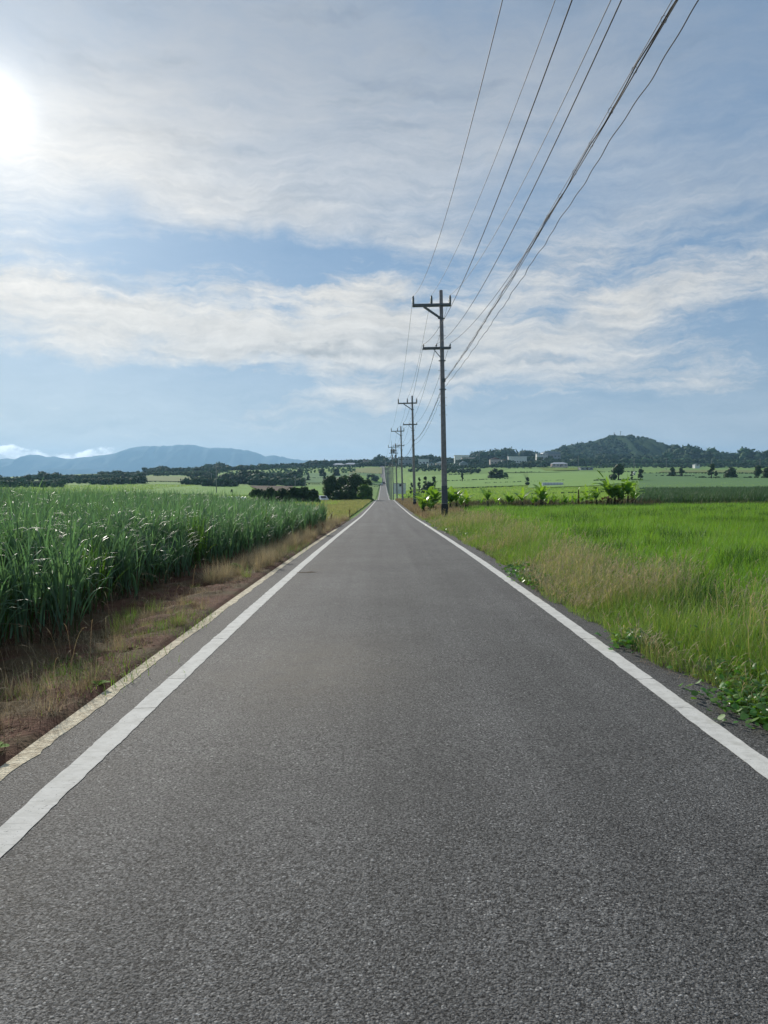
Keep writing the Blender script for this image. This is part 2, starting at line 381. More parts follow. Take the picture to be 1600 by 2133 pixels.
def ribbons(base, az, th0, th1, length, width, S=4, prof='blade', pw=1.4, twist=None, side_tilt=None):
    """curved strips growing from base points: lean th0 at the foot, th1 at the tip (radians from vertical)"""
    N = len(base); base = np.asarray(base, float)
    t = np.linspace(0, 1, S+1)
    th = th0[:, None]+(th1-th0)[:, None]*t[None]**pw
    thm = (th[:, 1:]+th[:, :-1])/2; ds = (length/S)[:, None]
    hx = np.concatenate([np.zeros((N, 1)), np.cumsum(np.sin(thm)*ds, 1)], 1)
    hz = np.concatenate([np.zeros((N, 1)), np.cumsum(np.cos(thm)*ds, 1)], 1)
    c, s_ = np.cos(az)[:, None], np.sin(az)[:, None]
    P = np.stack([base[:, 0:1]+hx*c, base[:, 1:2]+hx*s_, base[:, 2:3]+hz], 2)
    if prof == 'blade': w = np.clip((1-t)**.75, .04, 1)
    elif prof == 'cane': w = np.clip(np.minimum(1, .45+2.6*t)*np.clip(1.02-t, 0, 1)**.55, .03, 1)
    elif prof == 'stem': w = np.full(S+1, 1.)
    elif prof == 'leaf': w = np.clip(np.sin(np.pi*np.clip(t*.93+.05, 0, 1))**.7, .08, 1)
    sa = az+np.pi/2+(0 if twist is None else twist)
    W = (width/2)[:, None]*w[None]
    sx, sy = np.cos(sa)[:, None]*W, np.sin(sa)[:, None]*W
    szz = np.zeros_like(W) if side_tilt is None else W*np.sin(side_tilt)[:, None]
    off = np.stack([sx, sy, szz], 2)
    V = np.stack([P-off, P+off], 2).reshape(-1, 3)
    i = (np.arange(N)[:, None]*(S+1)+np.arange(S)[None])*2
    F = np.stack([i, i+1, i+3, i+2], 2).reshape(-1, 4)
    return V, F
def join(parts):
    V, F, n = [], [], 0
    for v_, f_ in parts: V.append(v_); F.append(f_+n); n += len(v_)
    return np.concatenate(V), np.concatenate(F)
def U(a, b, n): return rng.uniform(a, b, n)

# ------------------------------------------------------------ the lie of the land
RD = [-60, 0, 10, 20, 30, 58, 100, 173, 200, 230, 288, 400, 530, 560, 650, 800, 850, 950, 1200, 3000, 30000]
RZ = [.15, 0, -.09, -.27, -.50, -1.17, -1.85, -2.88, -4.2, -5.2, -5.35, -4.9, -3.1, -2.3, 3.8, 15, 17, 16, 10, -15, -20]
TD = [-60, 0, 10, 20, 30, 58, 100, 173, 230, 288, 400, 530, 650, 800, 950, 1200, 1600, 3000, 30000]
TAB = {-.6: [.1, 0, -.08, -.15, -.2, -.5, -1.4, -2.6, -3.3, -3.4, -1.6, -.6, 0, 1, 1.5, 0, -3, -12, -20],
       -.3: [.1, 0, -.09, -.25, -.4, -.9, -1.8, -2.8, -3.3, -3.5, -1.5, 1.5, 5, 9, 12, 13, 8, -12, -20],
       -.05: [.1, 0, -.09, -.27, -.5, -1.17, -1.9, -2.9, -4.0, -4.3, -3.3, -.5, 5, 13, 19, 22, 12, -12, -20],
       .05: [.1, 0, -.09, -.25, -.45, -.95, -1.6, -2.4, -2.6, -2.2, .6, 5, 9.5, 15.5, 22, 28, 18, -12, -20],
       .3: [.1, 0, -.07, -.18, -.28, -.75, -1.2, -1.3, -.6, .3, 3, 7, 10, 14.5, 20, 28, 30, -12, -20],
       .6: [.1, 0, -.07, -.15, -.2, -.6, -.9, -.8, -.2, .6, 3, 6.5, 9, 13, 18, 24, 26, -12, -20]}
def road_z(y):
    y = np.asarray(y, float); return (np.interp(y-6, RD, RZ)+2*np.interp(y, RD, RZ)+np.interp(y+6, RD, RZ))/4 if True else 0
def xc(y): return np.interp(y, [170, 230, 288, 530, 745, 900], [0, -.2, -.34, -.7, -1.9, -2.6])
def tz(x, y):
    x = np.asarray(x, float); y = np.asarray(y, float)
    x, y = np.broadcast_arrays(x, y)
    rz = road_z(y); u = x/np.maximum(y, 12.); s = x-xc(y)
    ks = sorted(TAB); zs = np.stack([np.interp(y, TD, TAB[q]) for q in ks], 0)
    side = np.zeros_like(rz); uu = np.clip(u, -.6, .6)
    for i in range(len(ks)-1):
        a, b = ks[i], ks[i+1]; m_ = (uu >= a) & (uu <= b); t = (uu-a)/(b-a)
        side = np.where(m_, zs[i]*(1-t)+zs[i+1]*t, side)
    w = sstep(np.abs(s), 2.7, 5.5+.03*np.maximum(y, 0))
    z = rz*(1-w)+side*w
    near = 1-sstep(y, 60, 160)
    z = z+near*(.26*sstep(s, 2.6, 6.0))+near*(-.10*sstep(-s, 2.25, 3.2))
    z = z+(vnoise(x, y, .01, 5)-.5)*sstep(y, 150, 500)*1.2*w
    return z

def sheet(name, xs, ys, m, lift=0., bumpy=None, kind='structure', smooth=True, shift=False):
    Xg, Yg = np.meshgrid(xs, ys)
    if shift: Xg = Xg+xc(Yg)
    Z = (tz(Xg, Yg) if not shift else road_z(Yg))+lift
    if bumpy is not None: Z = Z+bumpy(Xg, Yg)
    V = np.stack([Xg, Yg, Z], 2).reshape(-1, 3); nx, ny = len(xs), len(ys)
    i = (np.arange(ny-1)[:, None]*nx+np.arange(nx-1)[None]).ravel()
    F = np.stack([i, i+1, i+1+nx, i+nx], 1)
    return link(name, np_mesh(name, V, F, smooth), m, kind=kind)
def geo(a, b, d0, g):
    out = [a]; d = d0
    while out[-1] < b: out.append(min(b, out[-1]+d)); d *= g
    return out
xr = geo(2.7, 14000, .25, 1.06); XS = np.array([-q for q in reversed(xr)]+list(np.linspace(-2.4, 2.4, 9))+xr)
YS = np.array([-400, -150, -60, -30, -15, -8, -4]+geo(0, 14000, .5, 1.02))
def sink(x, y): return np.where(np.abs(x-xc(y)) < 2.75, -.06-.0008*np.maximum(y, 0), 0.)
def field_colour():
    """ground: grass and crops, a different crop on each plot beyond the first fields"""
    M = bpy.data.materials.new('field_ground'); M.use_nodes = True; k = NT(M.node_tree); m = k.m
    co = k.n('ShaderNodeTexCoord').outputs['Object']; x, y, z = k.xyz(co)[0:3]
    n1 = k.noise(co, .02, 5, .6); n2 = k.noise(k.vec(m('MULTIPLY', x, .35), y, 0.0), .12, 5, .65); n3 = k.noise(co, 1.2, 4, .6)
    c = k.mix(k.sm(n1, .35, .65), (.22, .34, .095), (.17, .285, .085))
    c = k.mix(m('MULTIPLY', k.sm(n2, .4, .7), .6), c, (.19, .27, .08))
    c = k.mix(m('MULTIPLY', k.sm(n3, .45, .75), .5), c, (.075, .13, .035))
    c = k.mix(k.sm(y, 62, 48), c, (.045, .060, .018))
    p = k.n('ShaderNodeBsdfPrincipled'); k.put(p.inputs['Base Color'], c); p.inputs['Roughness'].default_value = .95; p.inputs['Specular IOR Level'].default_value = .05
    b = k.n('ShaderNodeBump'); b.inputs['Strength'].default_value = .7; b.inputs['Distance'].default_value = .25
    k.put(b.inputs['Height'], k.noise(co, 1.1, 5, .7)); k.put(p.inputs['Normal'], b.outputs[0])
    o = k.n('ShaderNodeOutputMaterial'); k.t.links.new(p.outputs[0], o.inputs[0]); return M
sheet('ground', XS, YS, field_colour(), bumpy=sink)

ry = np.array([-8, -4]+geo(0, 900, .5, 1.012))
def ragged_strip(name, m, x0, x1, lift, ys, jit=.004, side_drop=0, kind='structure', x1j=0):
    ys = np.asarray(ys); n = len(ys)
    fade = 1/(1+ys.clip(0)/25)
    sj = lambda: np.convolve(rng.normal(0, jit, n+4), [.25, .25, .25, .25], 'same')[2:-2]*1.5+rng.normal(0, jit*.35, n)
    xa = xc(ys)+x0+sj()*fade; xb = xc(ys)+x1+sj()*fade+(x1j*(vnoise(ys, ys*0, .8, 3)-.5)+x1j*.5*(vnoise(ys, ys*0, 3., 4)-.5) if x1j else 0)
    z = road_z(ys)+lift
    V = np.stack([np.stack([xa, ys, z], 1), np.stack([xb, ys, z], 1)], 1).reshape(-1, 3)
    i = np.arange(n-1)*2; F = np.stack([i, i+1, i+3, i+2], 1)
    if side_drop:
        k0 = len(V); V = np.concatenate([V, V-[0, 0, side_drop]])
        F = np.concatenate([F, np.stack([i+k0, i, i+2, i+2+k0], 1), np.stack([i+1, i+1+k0, i+3+k0, i+3], 1)])
    return link(name, np_mesh(name, V, F), m, kind=kind)
near_ys = np.concatenate([np.arange(-6, 14, .05), np.arange(14, 60, .25), geo(60, 900, 1.2, 1.015)])
road = ragged_strip('road', M_asph, -2.10, 2.52, 0, near_ys, .006, .12, x1j=.16)
ragged_strip('road_line', M_paint, -1.755, -1.605, .0035, near_ys, .0045)
ragged_strip('road_line', M_paint, 2.035, 2.185, .0035, near_ys, .0045)
kj = ragged_strip('kerb', M_kerb, -2.165, -2.018, .0035, np.concatenate([np.arange(-6, 14, .08), np.arange(14, 34, .3)]), .013, .12)

# bare soil verge on the left
def clods(x, y):
    e = np.minimum(1, np.maximum(0, (-2.2-x)/.3))
    return .015+e*((vnoise(x, y, 3, 1)-.4)*.07+(vnoise(x, y, 9, 2)-.5)*.055+(vnoise(x, y, 22, 3)-.5)*.03)-.10*sstep(x, -2.15, -2.05)
sheet('soil', np.concatenate([np.arange(-26, -6.5, .5), np.arange(-6.5, -2.02, .07)]), np.concatenate([np.arange(-3, 14, .08), np.arange(14, 44, .3)]), M_soil, .02, clods)

def patch(name, corners, m, lift, n=14):
    """a field laid over the land; corners given as (direction pixel, distance)"""
    P = [np.array([(px-800)/1600*D, D]) for px, D in corners]
    s, t = np.meshgrid(np.linspace(0, 1, n), np.linspace(0, 1, n))
    Q = (P[0][:, None, None]*(1-s)*(1-t)+P[1][:, None, None]*s*(1-t)+P[2][:, None, None]*s*t+P[3][:, None, None]*(1-s)*t)
    V = np.stack([Q[0], Q[1], tz(Q[0], Q[1])+lift], 2).reshape(-1, 3)
    i = (np.arange(n-1)[:, None]*n+np.arange(n-1)[None]).ravel()
    return link(name, np_mesh(name, V, np.stack([i, i+1, i+1+n, i+n], 1), True), m, kind='structure')
def fm(nm, a, b, sc_=.15): return mat(nm, a, b, sc_, .95, .05, bump=.5, bscale=1.5, detail=6)
F_bright = fm('young_crop', (.19, .33, .07), (.15, .28, .06)); F_mid = fm('green_crop', (.20, .33, .095), (.235, .37, .11))
F_cane = fm('cane_plot', (.115, .21, .085), (.14, .24, .095), .4); F_brown = fm('ploughed_soil', (.115, .080, .055), (.085, .065, .045))
F_tan = fm('dry_meadow', (.25, .26, .11), (.19, .23, .08)); F_yel = fm('yellow_green_crop', (.19, .26, .045), (.15, .22, .04))
F_olive = fm('olive_meadow', (.20, .24, .10), (.17, .22, .08))
patch('field', [(150, 250), (540, 262), (520, 420), (420, 425)], F_bright, .25)
patch('field', [(565, 300), (690, 300), (668, 440), (610, 425)], F_bright, .25)
patch('field', [(545, 330), (600, 345), (612, 430), (520, 425)], F_brown, .35)
patch('field', [(285, 500), (440, 500), (450, 600), (300, 620)], F_olive, .3)
patch('field', [(560, 505), (795, 560), (792, 690), (640, 700)], F_cane, .3)
patch('field', [(725, 690), (796, 690), (796, 790), (735, 800)], F_tan, .4)
patch('field', [(755, 575), (796, 575), (796, 640), (750, 640)], F_bright, .5)
patch('field', [(470, 600), (640, 600), (640, 700), (480, 690)], F_mid, .3)
patch('field', [(640, 44), (703, 44), (770, 150), (560, 150)], F_tan, .06)
patch('field', [(1136, 600), (1196, 615), (1225, 700), (1120, 730)], F_yel, .5)
patch('field', [(1040, 560), (1170, 545), (1130, 680), (1065, 690)], F_mid, .4)
patch('field', [(870, 300), (1100, 300), (1090, 520), (850, 520)], F_mid, .3)
patch('field', [(1370, 520), (1600, 520), (1640, 640), (1380, 620)], F_olive, .35)
patch('field', [(1100, 250), (1330, 250), (1330, 520), (1100, 540)], F_bright if False else F_mid, .35)
patch('field', [(1330, 200), (1750, 200), (1750, 480), (1330, 480)], F_cane, .35)

# ------------------------------------------------------------ far mountains
def ridge(name, prof, D, depth, base, m, seed, kind='structure'):
    pxs = np.array([p[0] for p in prof], float); pys = np.array([p[1] for p in prof], float)
    cols = np.linspace(pxs[0], pxs[-1], 260); top = np.interp(cols, pxs, pys)
    top = top+(vnoise(cols, cols*0, .12, seed)-.5)*2.0+(vnoise(cols, cols*0, .4, seed+1)-.5)*1.0
    rows = np.linspace(-1, 1, 31); V = []
    for r_ in rows:
        x = (cols-800)/1600*D; y = D+r_*depth; H = (1000-top)/1600*D+CAM_H-base
        fall = (1-abs(r_)**1.25)
        cw = cols+14*(vnoise(cols, np.full_like(cols, r_*30), .05, seed+9)-.5)+r_*18
        rough = ((vnoise(cw, np.full_like(cols, r_*40), .07, seed+3)-.5)*.22+(vnoise(cw, np.full_like(cols, r_*90), .22, seed+4)-.5)*.12)*min(1, abs(r_)*3)
        V.append(np.stack([x, np.full_like(x, y), base+H*np.clip(fall+rough, 0, 1.0)], 1))
    V = np.concatenate(V); nx = len(cols)
    i = (np.arange(30)[:, None]*nx+np.arange(nx-1)[None]).ravel()
    return link(name, np_mesh(name, V, np.stack([i, i+1, i+1+nx, i+nx], 1), True), m, kind=kind)
M_mount = mat('mountain_forest', (.018, .038, .036), (.028, .052, .042), .002, .95, .02)
ridge('mountain', [(-420, 985), (-200, 960), (-60, 962), (0, 957), (20, 955), (40, 956.5), (65, 946), (82, 948), (100, 952.5), (115, 951), (140, 956), (175, 953), (212, 949), (250, 942), (267, 935), (295, 929.5), (330, 929.5), (385, 926.5), (405, 927), (425, 932), (487, 934), (520, 939), (542, 946), (555, 952), (567, 948), (612, 956), (660, 962), (760, 975), (900, 995)], 8200, 900, -20, M_mount, 1)
ridge('mountain', [(-300, 990), (0, 1000), (50, 1001), (70, 988), (105, 976), (140, 977), (175, 975), (250, 984), (330, 982), (420, 990), (520, 998), (600, 1003)], 7000, 250, -20, M_mount, 7)

# forested hill on the right
hill_prof = [(1040, 975), (1110, 950), (1147, 938), (1184, 928), (1200, 927), (1232, 921), (1252, 914.5), (1277, 908), (1295, 907.5), (1312, 911), (1332, 910.5), (1350, 918), (1375, 927), (1395, 933), (1440, 943), (1600, 950), (1800, 955)]
M_hillx = M_hill = mat('hill_forest', (.028, .056, .026), (.045, .08, .032), .02, .95, .03, bump=1, bscale=.1)
ridge('hill', hill_prof, 1500, 240, 10, M_hill, 21)

# ------------------------------------------------------------ woods, hedgerows and single trees
def blob_quads(C, Rad, n, size, flat=.75, seed=None, half=True):
    """leaf clusters spread through ellipsoids: C (N,3) centres, Rad (N,) radii, n faces each"""
    N = len(C); C = np.repeat(C, n, 0); Rr = np.repeat(Rad, n)
    d = rng.normal(size=(N*n, 3)); d /= np.linalg.norm(d, axis=1)[:, None]
    r = Rr*rng.uniform(.45, 1.08, N*n)**.6
    P = C+d*r[:, None]*np.array([1, 1, flat])
    a = rng.normal(size=(N*n, 3)); a = a-.4*d*(a*d).sum(1)[:, None]; a /= np.linalg.norm(a, axis=1)[:, None]
    b = np.cross(a, d+rng.normal(size=(N*n, 3))*.5); b /= np.linalg.norm(b, axis=1)[:, None]+1e-9
    s_ = (Rr*size*rng.uniform(.5, 1.4, N*n))[:, None]
    V = np.stack([P-a*s_, P-b*s_*.7, P+a*s_, P+b*s_*.7], 1).reshape(-1, 3)
    return V, np.arange(N*n*4).reshape(-1, 4)
def ico(sub=2):
    bm = bmesh.new(); bmesh.ops.create_icosphere(bm, subdivisions=sub, radius=1); bm.verts.ensure_lookup_table()
    V = np.array([v.co[:] for v in bm.verts]); F = np.array([[v.index for v in f.verts] for f in bm.faces]); bm.free(); return V, F
IV, IF = ico(2)
def cores(C, Rad, flat=.75, k_=.74):
    N = len(C); n = len(IV)
    j = 1+rng.uniform(-.14, .14, (N, n, 1))
    V = C[:, None]+IV[None]*Rad[:, None, None]*k_*j*np.array([1, 1, flat])
    F = (IF[None]+np.arange(N)[:, None, None]*n).reshape(-1, 3)
    F = np.concatenate([F, F[:, 2:3]], 1)     # as quads with a repeated corner is invalid, so split below
    return V.reshape(-1, 3), F
def foliage_mesh(name, C, Rad, n, size, flat=.75, core=True):
    V, F = blob_quads(C, Rad, n, size, flat)
    if not core: return np_mesh(name, V, F)
    V2, F2 = cores(C, Rad, flat)
    me = bpy.data.meshes.new(name)
    Vt = np.concatenate([V, V2]).astype(np.float32); F3 = F2[:, :3]+len(V)
    li = np.concatenate([F.ravel(), F3.ravel()]).astype(np.int32)
    ls = np.concatenate([np.arange(len(F))*4, len(F)*4+np.arange(len(F3))*3]).astype(np.int32)
    me.vertices.add(len(Vt)); me.vertices.foreach_set('co', Vt.ravel())
    me.loops.add(len(li)); me.loops.foreach_set('vertex_index', li)
    me.polygons.add(len(ls)); me.polygons.foreach_set('loop_start', ls)
    me.polygons.foreach_set('use_smooth', np.zeros(len(ls), bool)); me.update(calc_edges=True); return me

def wood(name, label, runs, m, n=40, size=.22, lobes=1.0, cat='wood', leaf_n=None):
    """a band of trees that reads as one mass. runs: (px0, px1, D0, D1, top0, top1, count)"""
    C, Rr = [], []
    for px0, px1, D0, D1, t0, t1, cnt in runs:
        for i in range(cnt):
            f = (i+rng.uniform(0, 1))/cnt; px = px0+(px1-px0)*f; D = D0+(D1-D0)*rng.uniform(0, 1)
            x = (px-800)/1600*D; g = float(tz(x, D)); top = CAM_H+(1000-(t0+(t1-t0)*f))/1600*D
            h = max(3.0, (top-g)*(.62+.62*float(vnoise(px, D*.1, .09, 91)))+1.0)*rng.uniform(.72, 1.06); r = min(h*.5, max(1.0, h*rng.uniform(.32, .5)))*lobes
            z = g+r*.55
            C.append((x, D, g+h-r*.75)); Rr.append(r)
            while z < g+h-r:
                C.append((x+rng.normal()*r*.5, D+rng.normal()*r*.4, z)); Rr.append(r*rng.uniform(.85, 1.15)); z += r*1.1
    o = link(name, foliage_mesh(name, np.array(C), np.array(Rr), n, size), m)
    return tag(o, label, cat, kind='stuff')

wood('woodland', 'dark trees along the ridge at the end of the road, left of it', [(640, 700, 900, 990, 962, 956, 30), (690, 800, 930, 1040, 961, 953, 70), (740, 800, 860, 900, 966, 962, 40), (770, 792, 830, 860, 963, 958, 10), (600, 760, 820, 900, 975, 972, 60)], M_fard, 30)
wood('woodland', 'dark trees along the village ridge, right of the road', [(803, 870, 880, 1000, 955, 951, 50), (866, 900, 960, 1040, 949, 950, 16), (880, 1000, 1000, 1100, 953, 949, 60), (975, 1060, 1050, 1200, 946, 939, 60), (1030, 1180, 1150, 1260, 938, 940, 90),
      (820, 900, 780, 860, 970, 968, 50), (900, 1010, 800, 900, 974, 968, 70), (980, 1140, 780, 860, 973, 958, 80), (1120, 1240, 880, 980, 954, 957, 60), (850, 960, 620, 700, 984, 981, 50), (1000, 1160, 900, 1000, 955, 950, 40)], M_fard, 30)
wood('woodland', 'dense dark woodland below the mast hill', [(1150, 1440, 1050, 1250, 945, 945, 150), (1180, 1600, 900, 1000, 957, 955, 190), (1400, 1700, 1100, 1250, 937, 938, 150), (1200, 1460, 800, 880, 968, 966, 100), (1480, 1700, 820, 900, 962, 960, 80), (1390, 1480, 1200, 1300, 930, 936, 30)], M_fard, 30)
def hill_trees():
    xs_ = np.array([p[0] for p in hill_prof]); ys_ = np.array([p[1] for p in hill_prof]); n = 2300
    px = rng.uniform(1110, 1700, n); r_ = -rng.uniform(0, 1, n)**.8; top = np.interp(px, xs_, ys_); Hh = (1000-top)/1600*1500+CAM_H-10
    z = 10+Hh*(1-np.abs(r_)**1.25); rad = rng.uniform(3, 7, n)*np.where(rng.uniform(0, 1, n) < .1, 1.25, 1)
    keep = ~((np.abs(px-1290) < 14) & (r_ > -.06))
    C = np.stack([(px-800)/1600*1500, 1500+r_*240, z-rad*.05], 1)[keep]
    tag(link('woodland', foliage_mesh('woodland', C, rad[keep], 20, .3, .8), M_fard), 'dense dark forest covering the mast hill', 'wood', kind='stuff')
hill_trees()
wood('scrub', 'lighter green scrub patches among the trees below the hill', [(1200, 1500, 860, 900, 966, 964, 70), (1480, 1700, 880, 960, 958, 958, 50), (1230, 1340, 760, 790, 974, 971, 26), (1300, 1440, 980, 1060, 954, 953, 40)], M_farm, 30, cat='scrub')
wood('woodland', 'low dark treeline above the cane at the far left', [(-160, 70, 420, 520, 996, 994, 60), (-160, 70, 520, 620, 1001, 998, 40), (60, 160, 600, 700, 990, 991, 50), (85, 140, 520, 580, 984, 990, 16), (150, 300, 560, 680, 993, 985, 110), (205, 290, 680, 800, 982, 983, 34), (190, 300, 430, 480, 998, 995, 60), (110, 240, 440, 520, 999, 998, 50), (0, 130, 380, 430, 1004, 1000, 50)], M_fard, 30, lobes=1.25)
wood('woodland', 'rows of dark trees between the far fields on the left', [(310, 470, 760, 900, 977, 971, 110), (460, 560, 820, 900, 971, 968, 70), (540, 680, 900, 960, 967, 965, 80), (465, 548, 470, 530, 986, 983, 44), (390, 450, 620, 680, 985, 984, 36), (555, 625, 580, 620, 985, 983, 30), (520, 632, 440, 490, 994, 995, 60), (425, 490, 400, 440, 996, 998, 30), (300, 440, 640, 720, 988, 985, 80), (300, 350, 860, 960, 972, 972, 24), (430, 475, 900, 960, 965, 966, 24), (385, 440, 430, 460, 999, 998, 30), (480, 520, 560, 600, 988, 988, 20), (400, 500, 520, 560, 992, 990, 30)], M_fard, 30, lobes=1.25)
wood('scrub', 'pale green scrub on the slope left of the road', [(560, 740, 700, 820, 980, 976, 60), (480, 640, 640, 720, 986, 984, 50), (320, 480, 700, 780, 984, 982, 40)], M_farm, 26, cat='scrub')

wood('woodland', 'dark tree belt in front of the village, right of the first pole', [(925, 1010, 700, 780, 976, 973, 50), (930, 1000, 560, 620, 979, 977, 36), (1000, 1090, 740, 800, 971, 966, 46), (1085, 1110, 800, 850, 962, 962, 12), (860, 925, 720, 800, 974, 972, 36), (1128, 1215, 830, 880, 957, 959, 60), (905, 930, 830, 900, 964, 962, 20), (1040, 1070, 830, 880, 959, 958, 12), (950, 1000, 850, 900, 958, 956, 24)], M_fard, 30, lobes=1.15)
def hedges(name, label, runs, m, h=1.0, cat='hedgerow'):
    C, Rr = [], []
    for px0, D0, px1, D1, hh in runs:
        x0, x1 = (px0-800)/1600*D0, (px1-800)/1600*D1; L = math.hypot(x1-x0, D1-D0); c = max(3, int(L/(hh*1.0)))
        for i in range(c):
            if rng.uniform() < .18: continue
            f = i/c; x = x0+(x1-x0)*f+rng.normal()*.3; y = D0+(D1-D0)*f+rng.normal()*.6; r = hh*rng.uniform(.35, .75)
            C.append((x, y, float(tz(x, y))+.3*r+.2)); Rr.append(r)
    o = link(name, foliage_mesh(name, np.array(C), np.array(Rr), 22, .25, .6), m); return tag(o, label, cat, kind='stuff')
hedges('field_edge', 'thin dark weedy banks between the green fields on the right', [(860, 290, 1070, 292, .8), (1010, 345, 1180, 350, .7), (900, 390, 1060, 400, .9), (1100, 170, 1330, 178, .5), (1075, 560, 1130, 560, 1.2), (1060, 700, 1110, 705, 1.3), (930, 520, 985, 530, 1.3), (850, 230, 900, 232, .9), (1340, 480, 1620, 500, 1.3), (1240, 330, 1345, 335, 1.2), (1450, 370, 1640, 376, 1.6), (1370, 405, 1450, 408, 1.5), (1240, 520, 1330, 520, 1.5), (1130, 700, 1260, 720, 1.2)], M_fard)
hedges('field_edge', 'dark grassy banks between the far fields on the left', [(600, 480, 790, 520, .9), (300, 480, 470, 490, .8), (560, 560, 650, 570, .8), (290, 260, 440, 262, .6), (755, 560, 795, 560, 1.2), (730, 690, 795, 690, 1.1), (640, 600, 740, 600, .9)], M_fard)

def tree(name, label, px, D, top, width, m, base=None, group=None, cat='tree', trunk=True, lob=9, n=130, size=.17, squat=.5, ox=None):
    x = (px-800)/1600*D; g = float(tz(x, D)); H = CAM_H+(1000-top)/1600*D-g; W = width/1600*D
    root = empty(name, (x, D, g), label=label, category=cat, group=group)
    C, Rr = [], []; r0 = min(W*.25, H*.30)
    for i in range(lob):
        a = rng.uniform(0, 6.28); q = rng.uniform(0, 1)**.6; zz = rng.uniform(squat*.45 if trunk else .18, 1)
        rad = W/2-r0*.8; k_ = math.sqrt(max(0, 1-(max(0, zz-.35)/.75)**2))
        C.append((math.cos(a)*rad*q*k_, math.sin(a)*rad*q*k_*.8, max(r0*.5, zz*H-r0*.7))); Rr.append(r0*rng.uniform(.65, 1.1))
    C.append((0, 0, H-r0*.8)); Rr.append(r0)
    link('crown', foliage_mesh('crown', np.array(C), np.array(Rr), n, size, .85), m, root)
    if trunk:
        g_ = G(); pts = [(0, 0, -.2), (.05*W, 0, H*.3), (.02*W, .02*W, H*.6)]; g_.tube(pts, [H*.045, H*.03, H*.012], 8)
        for q in range(3):
            a = q*2.1; g_.tube([(.03*W, 0, H*.28), (math.cos(a)*W*.2, math.sin(a)*W*.2, H*.6)], [H*.02, H*.007], 6)
        g_.obj('trunk', M_bark, root, smooth=True)
    return root
# the dark clump beside the road
tree('broadleaf_tree', 'tall pointed dark tree at the left end of the roadside clump', 690, 160, 990, 52, M_fol, lob=22, n=420, size=.13, squat=.2)
tree('broadleaf_tree', 'spreading dark tree between the pointed one and the large rounded one of the clump', 711, 170, 993, 56, M_fol, lob=24, n=380, size=.15, squat=.15)
tree('broadleaf_tree', 'large dark rounded tree in the middle of the roadside clump', 738, 164, 986, 74, M_fol, lob=26, n=460, size=.12, squat=.2)
tree('broadleaf_tree', 'paler bushy tree with yellow green leaves at the road edge', 757, 156, 1008, 42, M_folb, lob=18, n=380, size=.12, squat=.15, trunk=False)
tree('broadleaf_tree', 'dark tree half hidden behind the roadside clump, touching the road', 768, 215, 998, 26, M_fol, lob=14, n=260, size=.15, squat=.2)
tree('shrub', 'low dark bush under the roadside clump, behind the parked car', 708, 150, 1020, 54, M_fol, lob=14, n=300, size=.14, trunk=False, cat='bush')
tree('shrub', 'grey green leafy bush on top of a heap beside the clump', 718, 200, 989, 24, M_farm, lob=10, n=200, size=.15, trunk=False, cat='bush')
